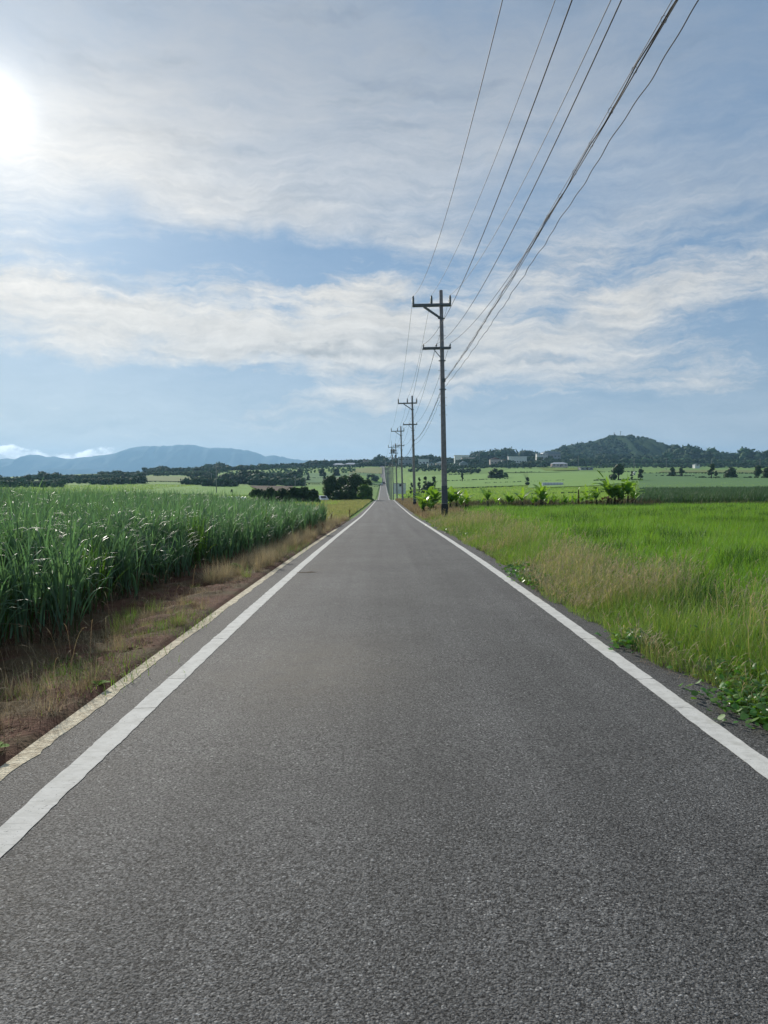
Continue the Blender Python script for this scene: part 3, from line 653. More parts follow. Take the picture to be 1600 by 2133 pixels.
# hedge behind the cane: separate bushes grown together
hg = [(540, 1018, 56), (562, 1015, 58), (588, 1017, 60), (612, 1015, 58), (634, 1014, 48), (652, 1019, 34)]
for i, (px, tp, wd) in enumerate(hg):
    tree('shrub', ['leftmost bush of the dark hedge beyond the sugarcane', 'second bush from the left in the dark hedge beyond the cane', 'third bush from the left in the dark hedge beyond the cane',
                   'fourth bush from the left in the dark hedge beyond the cane', 'fifth bush from the left in the hedge beyond the cane', 'rightmost bush of the dark hedge beyond the sugarcane'][i],
         px, 122+i, tp, wd, M_fol, trunk=False, group='bushes of the hedge beyond the sugarcane', cat='bush', lob=20, n=200, size=.2)
solo = [(1287, 330, 966, 34, 'broad dark tree alone in the right fields, biggest of them', M_fol, 1), (1334, 335, 976, 16, 'small round dark tree right of the broad lone tree', M_fol, 1), (1316, 332, 981, 10, 'tiny bush between the broad lone tree and the round one', M_fol, 0),
        (1481, 360, 967, 17, 'lone round headed tree with visible trunk in the right fields', M_fol, 1), (1491, 362, 980, 9, 'small bush at the foot of the round headed lone tree', M_fol, 0),
        (1523, 380, 972, 32, 'wide low dark bush right of the round headed tree', M_fol, 0), (1578, 370, 969, 20, 'dark tree second from the right edge of the photo', M_fol, 1), (1600, 372, 973, 26, 'dark bush cut by the right edge of the photo', M_fol, 0),
        (1400, 400, 974, 18, 'low dark bush in the middle of the right field edge', M_fol, 0), (1418, 402, 974, 16, 'low dark bush just right of its twin at the field edge', M_fol, 0),
        (1099, 300, 994, 13, 'small round dark bush left of the white tunnel', M_fol, 0), (1031, 420, 975, 32, 'dark bush with a broad top above the right fields', M_fol, 0), (1052, 425, 984, 17, 'grey low bush at the right foot of the broad one', M_farm, 0),
        (1043, 418, 978, 18, 'middle dark bush of the group above the right fields', M_fol, 0), (1090, 720, 962, 10, 'small tree in front of the long white school building', M_fol, 1), (1102, 715, 962, 9, 'small tree right of the one before the long white building', M_fol, 1),
        (963, 380, 985, 10, 'small dark tree standing alone behind the first pole', M_fol, 1), (873, 250, 994, 10, 'small palm like tree left in the garden behind the poles', M_fol, 1), (886, 255, 992, 12, 'taller garden tree behind the second pole', M_fol, 1), (904, 252, 992, 14, 'rightmost garden tree left of the first pole', M_fol, 1), (893, 245, 1002, 40, 'low dark garden hedge left of the first pole', M_fol, 0), (857, 240, 1005, 9, 'small bush beside the white shed', M_fol, 0),
        (642, 560, 984, 9, 'leftmost of three small round bushes in the dark cane plot', M_fol, 0), (676, 570, 983, 11, 'middle of three small round bushes in the dark cane plot', M_fol, 0), (697, 575, 983, 8, 'rightmost of three small round bushes in the dark cane plot', M_fol, 0),
        (671, 640, 975, 19, 'wide low bush below the twin roofed house', M_fol, 0), (702, 650, 975, 20, 'wide low bush directly in front of the twin roofed house', M_fol, 0), (625, 660, 975, 18, 'wide low bush left of the twin roofed house', M_fol, 0),
        (658, 960, 958, 26, 'large round dark tree left of the twin roofed house on the skyline', M_fol, 0), (775, 590, 988, 36, 'low dark bush at the road where the tan field ends', M_fol, 0), (483, 300, 1019, 6, 'tiny bush in the bright green field left', M_fol, 0),
        (866, 1010, 944, 0, '', None, -1)]
for px, D, tp, wd, lb, m_, tr in solo:
    if tr < 0: continue
    tree('broadleaf_tree' if tr else 'shrub', lb, px, D, tp, wd, m_, trunk=bool(tr), cat='tree' if tr else 'bush', lob=13, n=90, size=.22, squat=.9 if tr else .2)

# ------------------------------------------------------------ houses
M_wall = mat('white_render', (.80, .80, .77), (.62, .62, .60), .9, .85, .2, detail=6)
M_wallp = mat('pinkish_render', (.66, .53, .49), (.52, .42, .39), .9, .85, .2)
M_wallg = mat('grey_render', (.36, .38, .39), (.27, .29, .30), .9, .85, .2)
M_roofw = mat('white_metal_roof', (.72, .73, .74), (.58, .59, .62), .6, .5, .4)
M_roofb = mat('blue_grey_roof', (.26, .32, .35), (.20, .25, .28), .6, .5, .4)
M_roofr = mat('red_brown_roof', (.22, .12, .09), (.15, .09, .07), .8, .8, .2)
M_glass = mat('dark_window', (.03, .035, .04), None, 1, .15, .5)
def house(label, px, D, wpx, top, wallm, roofm, roof='flat', depth=9, storeys=1, nwin=4, base=None, name='house', door=True, cat='house', rz=0):
    x = (px-800)/1600*D; g = float(tz(x, D)); W = wpx/1600*D; H = CAM_H+(1000-top)/1600*D-g
    if base is not None: g2 = CAM_H+(1000-base)/1600*D; H += g-g2; g = g2
    root = empty(name, (x, D, g), rz, label=label, category=cat)
    rh = {'flat': .35, 'hip': min(H*.35, 2.4), 'arch': min(H*.35, W*.2), 'gable': min(H*.35, 2.2)}[roof]
    wh = H-rh; G().box(-W/2, W/2, 0, depth, -4, wh).obj('wall', wallm, root, bevel=.03)
    e = .5; r = G()
    if roof == 'flat': r.box(-W/2-e, W/2+e, -e, depth+e, wh+.003, wh+rh)
    elif roof == 'hip':
        z0 = wh+.003; i = min(W, depth)/2
        a = [(-W/2-e, -e, z0), (W/2+e, -e, z0), (W/2+e, depth+e, z0), (-W/2-e, depth+e, z0)]; b = [(-W/2+i*.8, depth/2, wh+rh), (W/2-i*.8, depth/2, wh+rh)]
        r.poly([a[0], a[1], b[1], b[0]]).poly([a[1], a[2], b[1]]).poly([a[2], a[3], b[0], b[1]]).poly([a[3], a[0], b[0]]).poly(a[::-1])
    elif roof == 'gable': r.prism([(-W/2-e, wh+.003), (W/2+e, wh+.003), (0, wh+rh)], -e, depth+e)
    else: r.prism([(-W/2-e, wh+.003)]+[(W/2+e, wh+.003)]+[((W/2+e)*math.cos(t), wh+.2+rh*math.sin(t)) for t in np.linspace(.05, 3.09, 12)], -e, depth+e)
    r.obj('roof', roofm, root)
    for s_ in range(storeys):
        z = wh*(s_+.35)/storeys; hh = min(1.5, wh/storeys*.42)
        for q in range(nwin):
            cx = -W/2+W*(q+.5)/nwin; ww = min(1.1, W/nwin*.3)
            w_ = G().box(cx-ww, cx+ww, -.04, .03, z, z+hh).obj('window', M_wall if wallm is not M_wall else M_wallg, root)
            G().box(cx-ww+.1, cx+ww-.1, -.06, -.043, z+.1, z+hh-.1).obj('pane', M_glass, w_)
    if door:
        dx = W*.04; G().box(dx-.5, dx+.5, -.05, .03, 0, 2.1).obj('door', M_roofr, root)
    return root
house('low white house with a pale hipped roof on the left skyline, left of its twin', 705, 900, 26, 965, M_wallp, M_roofw, 'hip', 10, 1, 4, base=973)
house('low white house with a pale hipped roof on the left skyline, right of its twin', 731, 905, 27, 964, M_wallp, M_roofw, 'hip', 10, 1, 4, base=973)
house('small brown roofed house far left of the twin pale roofs', 640, 980, 26, 964, M_wallp, M_roofr, 'gable', 9, 1, 3)
house('tiny white flat building on the horizon before the mountain', 597, 1000, 18, 965.5, M_wall, M_roofw, 'flat', 8, 1, 3)
house('long white low shed half hidden by the far left treeline', 289, 640, 24, 989.5, M_wall, M_roofw, 'flat', 7, 1, 4)
house('pale apartment block just right of the road on the ridge, two storeys', 847, 860, 34, 952, M_wallg, M_roofb, 'flat', 10, 2, 5)
house('white house with flat roof between the second and the first pole', 883, 850, 22, 956, M_wall, M_roofw, 'flat', 9, 1, 3)
house('pinkish house partly behind the first pole on the ridge', 917, 800, 18, 961, M_wallp, M_roofw, 'gable', 9, 1, 2)
house('upper grey white house on the ridge right of the first pole', 962, 960, 30, 948, M_wall, M_roofw, 'flat', 9, 1, 4)
house('wide pinkish grey house below the upper one on the ridge', 976, 930, 28, 952, M_wallp, M_roofb, 'flat', 9, 1, 4)
house('small pale green roofed cottage amid trees below the ridge houses', 966, 760, 17, 960.5, M_wallg, M_roofb, 'gable', 8, 1, 2)
house('narrow white roofed farm shed right of the first pole', 969, 600, 28, 977, M_wallg, M_roofw, 'flat', 6, 1, 3)
house('white and red trimmed house left of the long white building', 1032, 880, 22, 953, M_wallp, M_roofr, 'gable', 9, 1, 3)
house('long white school like building on the ridge', 1078, 900, 38, 950.5, M_wall, M_roofw, 'flat', 9, 1, 7)
hall = house('big hall with blue grey arched roof on the ridge below the hill', 1149, 950, 36, 940.5, M_wallg, M_roofb, 'arch', 22, 1, 5, base=955, name='hall', cat='hall')
house('white two storey wing left of the big arched hall', 1129, 935, 22, 945, M_wall, M_roofw, 'flat', 9, 2, 6, base=955)
house('low pinkish farmhouse with pale roof at the field edge under the hall', 1166, 780, 32, 963, M_wallp, M_roofw, 'hip', 8, 1, 4, base=972)
house('low flat concrete barn at the foot of the hill on the right', 1222, 640, 26, 973, M_wallg, M_wallg, 'flat', 8, 1, 3)
house('tiny white hut beside the broad lone tree', 1321, 420, 4, 983, M_wall, M_roofw, 'gable', 2.5, 1, 1, door=False, name='hut', cat='hut')
house('tiny pale house on the skyline just left of the road top', 762, 930, 12, 957, M_wallp, M_roofr, 'gable', 8, 1, 2, base=962)
house('small white cottage low on the slope between second and first pole', 898, 780, 13, 963, M_wall, M_roofb, 'gable', 7, 1, 2, base=969)
house('tiny white house in the trees just left of the school building', 1050, 860, 10, 957, M_wall, M_roofr, 'gable', 7, 1, 2, base=962)
house('small pale house behind the farmhouse, right of the arched hall', 1196, 900, 12, 957, M_wallg, M_roofw, 'flat', 7, 1, 2, base=961)
house('tiny white house at the far right, in the gap of the woodland', 1452, 800, 10, 966, M_wall, M_roofb, 'gable', 7, 1, 2, base=970)
# white shed beside the poles, one dark window
def shed():
    D = 262; x = (832.5-800)/1600*D; g = CAM_H+(1000-1019.5)/1600*D; root = empty('shed', (x, D, g), label='small white concrete shed with one dark window behind the row of poles', category='shed')
    W = 26/1600*D; H = 13/1600*D
    G().box(-W/2, W/2, 0, 4, -1.5, H-.12).obj('wall', M_wall, root, bevel=.02); G().box(-W/2-.12, W/2+.12, -.12, 4.12, H-.117, H).obj('roof', M_wallg, root)
    w_ = G().box(-.15, .75, -.05, .02, H*.48, H*.88).obj('window', M_wallg, root); G().box(-.09, .69, -.07, -.053, H*.51, H*.85).obj('pane', M_glass, w_)
shed()
def tunnel():
    D = 285; x = (1151-800)/1600*D; g = float(tz(x, D)); root = empty('plastic_tunnel', (x, D, g), R(-4), label='long low white plastic tunnel in the right fields', category='tunnel')
    W = 42/1600*D; M_pl = mat('milky_plastic', (.62, .66, .68), (.5, .54, .56), 1, .4, .4, trans=.3)
    g_ = G(); N = 10; n0 = 0
    prof = [(1.3*math.cos(t), 1.35*math.sin(t)) for t in np.linspace(0, math.pi, N)]
    g_.V = [(sx, y, z) for sx in (-W/2, W/2) for y, z in prof]; g_.F = [(i, i+1, N+i+1, N+i) for i in range(N-1)]+[tuple(range(N)), tuple(reversed(range(N, 2*N)))]
    g_.obj('cover', M_pl, root, smooth=False)
    for q in range(8):
        sx = -W/2+W*q/7; h = G(); h.tube([(sx, y*1.02, z*1.02) for y, z in prof], .03, 6); h.obj('hoop', M_steel, root)
tunnel()
# white sheeting rows by the left field
def sheeting(px, D, wpx, label):
    x = (px-800)/1600*D; z = float(tz(x, D)); W = wpx/1600*D; g_ = G(); n = 24
    for j, (yy, zz) in enumerate([(-.7, 0), (-.5, .55), (0, .8), (.5, .55), (.7, 0)]):
        for i in range(n+1): g_.V.append((-W/2+W*i/n, yy, zz*(1+.25*math.sin(i*1.9)+.1*random.random())))
    g_.F = [(j*(n+1)+i, j*(n+1)+i+1, (j+1)*(n+1)+i+1, (j+1)*(n+1)+i) for j in range(4) for i in range(n)]
    o = g_.obj('plastic_sheeting', mat('white_sheet', (.70, .72, .72), (.5, .5, .48), 2, .5, .4), smooth=True); o.location = (x, D, z); tag(o, label, 'sheeting')
sheeting(487, 150, 52, 'white plastic sheeting laid in a low row beyond the sugarcane')

# ------------------------------------------------------------ cars
M_tyre = mat('tyre_rubber', (.02, .02, .02), None, 1, .8, .2)
def car(name, label, x, y, rz, body, z=None):
    g = float(tz(x, y)) if z is None else z
    root = empty(name, (x, y, g), rz, label=label, category='car')
    # length along local y, profile in y,z built as x,z prism then turned
    side = [(-2.0, .35), (-2.05, .75), (-1.95, .98), (-1.15, 1.02), (-.55, 1.5), (1.15, 1.52), (1.85, 1.0), (2.05, .9), (2.05, .35)]
    g_ = G(); n = len(side); rows = [(-.82, 1), (-.70, 1.0), (.70, 1.0), (.82, 1)]
    for k_, (xx, _) in enumerate(rows):
        for (yy, zz) in side:
            inn = .0 if zz < 1.1 else .14; w_ = xx*(1 if zz < 1.1 else .84); g_.V.append((w_, yy, zz-(.05 if k_ in (0, 3) and zz > .9 else 0)))
    for k_ in range(3): g_.F += [(k_*n+i, k_*n+(i+1) % n, (k_+1)*n+(i+1) % n, (k_+1)*n+i) for i in range(n)]
    g_.F += [tuple(range(n)), tuple(reversed(range(3*n, 4*n)))]
    g_.obj('body', body, root)
    G().poly([(-.58, -1.14, 1.075), (.58, -1.14, 1.075), (.52, -.62, 1.47), (-.52, -.62, 1.47)]).obj('windscreen', M_glass, root)
    G().poly([(-.58, 1.80, 1.06), (.58, 1.80, 1.06), (.52, 1.25, 1.47), (-.52, 1.25, 1.47)]).obj('rear_window', M_glass, root)
    for s_ in (-1, 1):
        G().poly([(s_*.825, -1.0, 1.03), (s_*.825, 1.55, 1.03), (s_*.71, 1.1, 1.42), (s_*.71, -.5, 1.42)]).obj('side_window', M_glass, root)
        G().box(s_*.62-.14, s_*.62+.14, -2.08, -2.03, .68, .82).obj('headlight', mat('lamp_glass', (.8, .8, .78), None, 1, .2, .5), root)
        for yy in (-1.25, 1.3):
            w = G().tube([(s_*.66, yy, .32), (s_*.86, yy, .32)], .32, 14).obj('wheel', M_tyre, root)
            G().tube([(s_*.862, yy, .32), (s_*.872, yy, .32)], .18, 10).obj('rim', M_steel, w)
M_cw = mat('white_car_paint', (.75, .76, .77), None, 1, .25, .5); M_cs = mat('silver_car_paint', (.42, .44, .46), None, 1, .3, .5, metal=.3); M_cd = mat('dark_car_paint', (.05, .055, .07), None, 1, .25, .5)
car('parked_car', 'white car parked in the shade at the left foot of the roadside clump', (672-800)/1600*152, 152, R(18), M_cw, z=float(tz(-12.2, 152))-.45)
sheeting(615, 128, 12, 'small piece of pale sheeting just above the sugarcane tops, before the hedge')
car('car', 'small white car on the far road where it starts to climb', xc(560)-.8, 562, 0, M_cw, z=float(road_z(562)))
car('car', 'small dark car on the far road right of the white one', xc(575)+.9, 575, R(180), M_cd, z=float(road_z(575)))

# ------------------------------------------------------------ utility poles
def pole_parts(root, H=13.0, full=True, top=True, low=True, guard=True, extra=None):
    n = 20 if full else 10
    G().tube([(0, 0, -.6), (0, 0, 0), (0, 0, H*.5), (0, 0, H-.02), (0, 0, H)], [.178, .176, .137, .102, .085], n).obj('shaft', M_con, root, smooth=True)
    if guard:
        g_ = G().tube([(0, 0, .02), (0, 0, .66)], [.19, .188], n)
        g_.tube([(0, 0, .60), (0, 0, .67)], [.200, .200], n)
        for q in range(14):
            a = q*2*math.pi/14; c, s_ = math.cos(a)*.193, math.sin(a)*.193; g_.tube([(c, s_, .03), (c, s_, .6)], .011, 5)
        g_.obj('base_guard', M_guard, root)
        G().tube([(0, 0, .70), (0, 0, 1.72)], [.1785, .174], n).obj('sign_sheet', mat('grey_anti_poster_sheet', (.12, .125, .14), (.10, .10, .115), 20, .7, .2, bump=.4, bscale=120), root)
    if top:
        a = G().box(-1.66, .56, -.20, -.12, H-.91, H-.79).box(-1.66, .56, .12, .20, H-.91, H-.79)
        a.obj('crossarm', M_steel, root, bevel=.008)
        br = G().beam((-1.02, -.16, H-.92), (-.06, -.13, H-1.60), .05, .07).beam((-1.02, .16, H-.92), (-.06, .13, H-1.60), .05, .07)
        br.obj('brace', M_steel, root)
        for xx in (-1.62, -.56, .52):
            p = G(); z0 = H-.93; prof = [(.02, 0), (.045, .05), (.05, .10)]
            z = .14; pts = [(xx, 0, z0), (xx, 0, z0+.13)]; rd = [.05, .05]
            for q in range(6):
                pts += [(xx, 0, z0+z), (xx, 0, z0+z+.03), (xx, 0, z0+z+.05)]; rd += [.075, .07, .05]; z += .068
            pts += [(xx, 0, z0+z+.01), (xx, 0, z0+z+.06), (xx, 0, z0+z+.09)]; rd += [.06, .055, .02]
            p.tube(pts, rd, 12 if full else 8).obj('insulator', M_porc, root, smooth=True)
    if low:
        a = G().box(-1.12, .52, -.145-.06, -.145, H-3.38, H-3.28)
        if full: a.box(-1.12, .52, .145, .205, H-3.38, H-3.28)
        a.obj('crossarm', M_steel, root, bevel=.006)
        G().beam((-.52, -.17, H-3.38), (-.08, -.15, H-3.92), .04, .04).obj('brace', M_steel, root)
        for xx in (-1.08, -.34, .46):
            z0 = H-3.30; G().tube([(xx, -.17, z0-.12), (xx, -.17, z0+.05), (xx, -.17, z0+.08), (xx, -.17, z0+.14), (xx, -.17, z0+.155), (xx, -.17, z0+.19)], [.022, .022, .055, .05, .035, .03], 10).obj('insulator', M_porc, root, smooth=True)
    for z, r_ in ((H-1.62, .13), (H-4.06, .145), (H-5.72, .155)):
        b = G().tube([(0, 0, z-.035), (0, 0, z+.035)], r_, n); b.box(-.2, -.12, -.03, .03, z-.03, z+.03).box(.12, .2, -.03, .03, z-.03, z+.03); b.obj('band', M_steel, root)
    if full:
        for i, z in enumerate((H-2.12, H-2.62, H-4.62, H-5.1, H-6.2, H-6.65, H-7.2)):
            G().tube([(-.24, 0, z), (.24, 0, z)], .010, 6).obj('step', M_steel, root)
        G().box(-.03, .16, -.2, -.11, H-5.30, H-5.10).obj('cable_clamp', M_steel, root)
def copy_tree(o, parent=None):
    c = o.copy(); COL.objects.link(c); c.parent = parent
    for ch in o.children: copy_tree(ch, c)
    return c
LEAN = R(-1.2)
def base_z(x, y): return float(tz(x, y))
# (px base, D, lean in degrees)
PO = [(927, 45, -1.2), (864.3, 90, -1.5), (839, 131, -1.5), (827.5, 171, -1.6), (819, 212, -1.2), (812.3, 250, -1), (808.8, 292, -.5), (807, 335, -.4), (806, 378, -.4), (805.2, 420, -.2), (804.7, 462, -.2), (804.3, 505, 0), (804.0, 548, 0), (803.8, 590, 0), (803.2, 635, 0), (802.8, 680, 0), (802.4, 725, 0), (802, 770, 0)]
plab = ['nearest utility pole at the right road edge, ribbed black guard at its foot', 'second nearest concrete utility pole with two crossarms', 'third nearest utility pole, lower crossarm just above the treeline',
        'fourth nearest utility pole, carrying transformers', 'fifth nearest utility pole, with a tall thin rod on top', 'sixth utility pole from the camera, crossarm at the skyline', 'seventh utility pole counted from the camera', 'eighth utility pole counted from the camera',
        'ninth utility pole counted from the camera', 'tenth utility pole counted from the camera', 'eleventh utility pole counted from the camera', 'twelfth utility pole, down where the far road starts to climb', 'thirteenth utility pole, beside the two cars on the far road',
        'fourteenth utility pole, fifth last up the far slope', 'fourth last utility pole up the far slope', 'third last utility pole up the far slope', 'second last utility pole before the top of the slope', 'farthest utility pole, where the road meets the ridge']
HT = {0: 13.05, 1: 13.0, 2: 13.0, 3: 12.6, 4: 13.2}
poles = []; protoB = None
for i, (px, D, ln) in enumerate(PO):
    x = (px-800)/1600*D; g = base_z(x, D)
    if i == 0: g = at(px, 1073, D)[2]
    if i >= 3: x = max(x, xc(D)+2.75)
    if i < 5 or protoB is None:
        root = empty('utility_pole', (x, D, g)); pole_parts(root, HT.get(i, 13.0), full=i < 3, guard=i < 2, low=True)
        if i == 5: protoB = root
    else:
        root = copy_tree(protoB); root.location = (x, D, g)
    root.rotation_euler = (0, R(ln), 0)
    tag(root, plab[i], 'utility pole', 'utility poles along the road'); poles.append((root, x, D, g, R(ln), HT.get(i, 13.0)))
# transformers on the fourth pole, rod on the fifth
r4 = poles[3][0]; H4 = 12.6
for xx, yy in ((-.95, 0), (-.45, 0)):
    t_ = G().tube([(xx, yy, H4-2.1), (xx, yy, H4-2.05), (xx, yy, H4-1.35), (xx, yy, H4-1.3)], [.2, .24, .24, .15], 14)
    t_.tube([(xx, yy, H4-1.3), (xx, yy, H4-1.12)], [.04, .03], 8); t_.obj('transformer', M_con, r4)
G().box(-1.5, .5, -.12, -.04, H4-2.25, H4-2.13).box(-1.2, .4, .04, .12, H4-2.25, H4-2.13).obj('crossarm', M_steel, r4)
G().tube([(-.05, -.25, H4-3.3), (-.05, -.25, H4-2.6)], [.16, .2], 12).obj('cable_box', M_guard, r4)
r5 = poles[4][0]; G().tube([(-.2, 0, 10), (-.2, 0, 17.0)], [.05, .03], 8).tube([(-.2, 0, 12.6), (-.2, 0, 15.4)], .1, 8).obj('rod', M_steel, r5)
# pole in the left fields
def field_pole(px, D, H, label, arm=True):
    x = (px-800)/1600*D; g = float(tz(x, D)); root = empty('utility_pole', (x, D, g)); tag(root, label, 'utility pole')
    G().tube([(0, 0, -.5), (0, 0, H)], [.19, .12], 8).obj('shaft', M_con, root, smooth=True)
    if arm:
        G().box(-1.1, 1.1, -.06, .06, H-.7, H-.55).box(-.9, .9, -.06, .06, H-1.9, H-1.78).obj('crossarm', M_steel, root)
        for xx in (-1.0, 0, 1.0): G().tube([(xx, 0, H-.55), (xx, 0, H-.2)], .05, 6).obj('insulator', M_porc, root)
    if arm == 2: G().tube([(.45, 0, H-3.6), (.45, 0, H-2.6)], .3, 8).obj('transformer', M_con, root)
field_pole(451, 300, 11.6, 'utility pole with transformer standing in the bright green field, left', 2)
field_pole(441, 420, 7, 'short pole left of the transformer pole in the left field', 0)
field_pole(615, 360, 7, 'thin pole at the bright field above the hedge, left of its neighbour', 0); field_pole(636, 350, 7, 'thin pole at the bright field above the hedge, right of its neighbour', 0)
field_pole(998, 900, 16, 'thin tall pole above the ridge trees right of the first pole', 0); field_pole(1057, 760, 13, 'thin pole left of the long white building', 0)
field_pole(1127, 740, 11, 'pole below the white wing of the arched hall', 1); field_pole(1204, 600, 12, 'pole left of the flat concrete barn', 1); field_pole(1320, 560, 10, 'thin pole above the small round dark tree', 1)
field_pole(1387, 620, 10, 'thin pole in front of the woodland, middle of the right side', 0); field_pole(1582, 470, 10, 'thin pole near the right edge of the photo', 0); field_pole(1481, 480, 9, 'thin pole behind the round headed lone tree', 0)
def mast(px, H, D=1500, label='', dish=False):
    x = (px-800)/1600*D; z = CAM_H+(1000-908.5)/1600*D-2; root = empty('radio_mast', (x, D, z), label=label, category='mast')
    for a in range(3):
        c, s_ = math.cos(a*2.09), math.sin(a*2.09); G().tube([(c*.9, s_*.9, -2), (c*.4, s_*.4, H)], .16, 6).obj('leg', M_steel, root)
    t_ = G()
    for q in range(6): t_.tube([(.8-.06*q, 0, q*H/6), (-.4+.03*q, .6, q*H/6+H/8)], .09, 5).tube([(-.4+.03*q, .6, q*H/6+H/8), (-.4+.03*q, -.6, q*H/6+H/6)], .09, 5)
    t_.obj('bracing', M_steel, root); G().box(-1.5, 1.5, -.4, .4, H-.6, H).obj('platform', M_steel, root)
mast(1291, 11, label='taller radio mast on top of the hill'); mast(1278, 8.5, label='shorter fainter radio mast left of the taller one on the hill')

# ------------------------------------------------------------ overhead wires
def tube_np(name, P, r, m, n=5, **kw):
    P = np.asarray(P); d = np.gradient(P, axis=0); d /= np.linalg.norm(d, axis=1)[:, None]+1e-9
    up = np.array([0, 0, 1.]); a = np.cross(d, up); a /= np.linalg.norm(a, axis=1)[:, None]+1e-9; b = np.cross(a, d)
    t = np.arange(n)*2*np.pi/n; r = np.broadcast_to(r, (len(P),))
    V = (P[:, None]+(a[:, None]*np.cos(t)[None, :, None]+b[:, None]*np.sin(t)[None, :, None])*r[:, None, None]).reshape(-1, 3)
    i = np.arange(len(P)-1)[:, None]*n; q = np.arange(n)[None]; q2 = (q+1) % n
    return V, np.stack([i+q, i+q2, i+n+q2, i+n+q], 2).reshape(-1, 4)
def local(pl, p):
    _, x, D, g, ln, H = pl; c, s_ = math.cos(ln), math.sin(ln)
    return np.array([x+p[0]*c+p[2]*s_, D+p[1], g-p[0]*s_+p[2]*c])
def span(a, b, sag, n=26):
    t = np.linspace(0, 1, n)[:, None]; P = a*(1-t)+b*t; P[:, 2] -= (4*sag*t*(1-t))[:, 0]; return P
#  name: local attachment (x, y, z from the top), position at D=0 (X, dz), sag of the near span, radius
WI = [('left', (-1.62, 0, -.30), (2.2, -1), 2.0, .009, M_alu, 'leftmost top wire, from the tall left insulators'), ('mid', (-.56, 0, -.30), (4.0, 1), 1.5, .009, M_alu, 'middle top wire, from the middle tall insulators'),
      ('right', (.52, 0, -.30), (3.8, -2), 1.5, .009, M_alu, 'right top wire, from the tall insulators right of the shafts'), ('lowl', (-1.08, -.17, -3.10), (2.4, -1), 1.5, .0095, M_wire, 'black wire on the left insulators of the lower crossarms'),
      ('lowm', (-.34, -.17, -3.10), (3.0, -1), 1.5, .0095, M_wire, 'black wire on the middle insulators of the lower crossarms'), ('lowr', (.46, -.17, -3.10), (4.8, 1), 1.5, .0095, M_wire, 'black wire on the right insulators of the lower crossarms')]
NP = 12
def wire_path(loc_, p0, sag0, dsag=.9):
    pts = []
    tops = [local(pl, (loc_[0], loc_[1], pl[5]+loc_[2])) for pl in poles[:NP]]
    P0 = np.array([p0[0], 0., tops[0][2]+p0[1]]); back = P0+np.array([.0, -42, 0])
    pts.append(span(back, P0, 1.0, 14)[:-1]); pts.append(span(P0, tops[0], sag0, 60)[:-1])
    for a, b in zip(tops[:-1], tops[1:]): pts.append(span(a, b, dsag, 16)[:-1])
    pts.append(tops[-1][None]); return np.concatenate(pts)
for nm, l_, p0, sg, r_, m_, lb in WI:
    P = wire_path(l_, p0, sg); V, F = tube_np('w', P, r_, m_); o = link('overhead_wire', np_mesh('overhead_wire', V, F, True), m_)
    tag(o, lb, 'wire', 'overhead wires between the poles')
# lashed telephone cable: messenger, hanging cable, rings
P = wire_path((.12, -.19, -5.15), (3.6, .5), .4, .7); dd = np.concatenate([[0], np.cumsum(np.linalg.norm(np.diff(P, axis=0), axis=1))])
root = empty('telephone_cable', tuple(P[0]), label='thick black cable bundle hung in rings below the power wires', category='cable', group='overhead wires between the poles')
off = P[0]; V, F = tube_np('w', P-off, .006, M_wire); link('messenger_wire', np_mesh('messenger_wire', V, F, True), M_alu, root)
ss = np.arange(0, 42+46+50, .12); Q = np.stack([np.interp(ss, dd, P[:, i]) for i in range(3)], 1)
Q = np.concatenate([Q, P[dd > ss[-1]]]); sx = np.concatenate([ss, dd[dd > ss[-1]]])
A = Q+np.stack([.015*np.sin(sx*2.1), 0*sx, -.055-.02*np.abs(np.sin(sx*2.6))], 1)-off
V, F = tube_np('w', A, .011, M_wire); link('cable', np_mesh('cable', V, F, True), M_wire, root)
B = Q+np.stack([.05+.01*np.sin(sx*.7), 0*sx, -.035-.02*np.cos(sx*.5)], 1)-off
V, F = tube_np('w', B, .0085, M_wire); link('cable', np_mesh('cable', V, F, True), M_wire, root)
rp = []
for s0 in np.arange(43, 87, 1.15):
    c_ = np.array([np.interp(s0, dd, P[:, i]) for i in range(3)])-off; t = np.linspace(0, 6.28, 9)
    rp.append(tube_np('r', c_+np.stack([.04*np.sin(t)+.015, 0.002*t, -.035+.05*np.cos(t)], 1), .0045, M_wire, 4))
V, F = join(rp); o = link('hanging_rings', np_mesh('hanging_rings', V, F, True), M_steel, root)
# wavy twisted drop cable
P = wire_path((.12, -.19, -5.6), (4.0, 1), .4, .8); dd = np.concatenate([[0], np.cumsum(np.linalg.norm(np.diff(P, axis=0), axis=1))])
Q = np.stack([np.interp(ss, dd, P[:, i]) for i in range(3)], 1); wv = np.sin(ss*2.0+.8*np.sin(ss*.5))*.024+.008*np.sin(ss*5.3)
Q1 = Q+np.stack([wv, 0*ss, .8*np.roll(wv, 3)], 1); Q1 = np.concatenate([Q1, P[dd > ss[-1]]])
V, F = tube_np('w', Q1, .0085, M_wire); o = link('telephone_cable', np_mesh('telephone_cable', V, F, True), M_wire); tag(o, 'wavy twisted cable, rightmost and lowest of the overhead lines', 'cable', 'overhead wires between the poles')

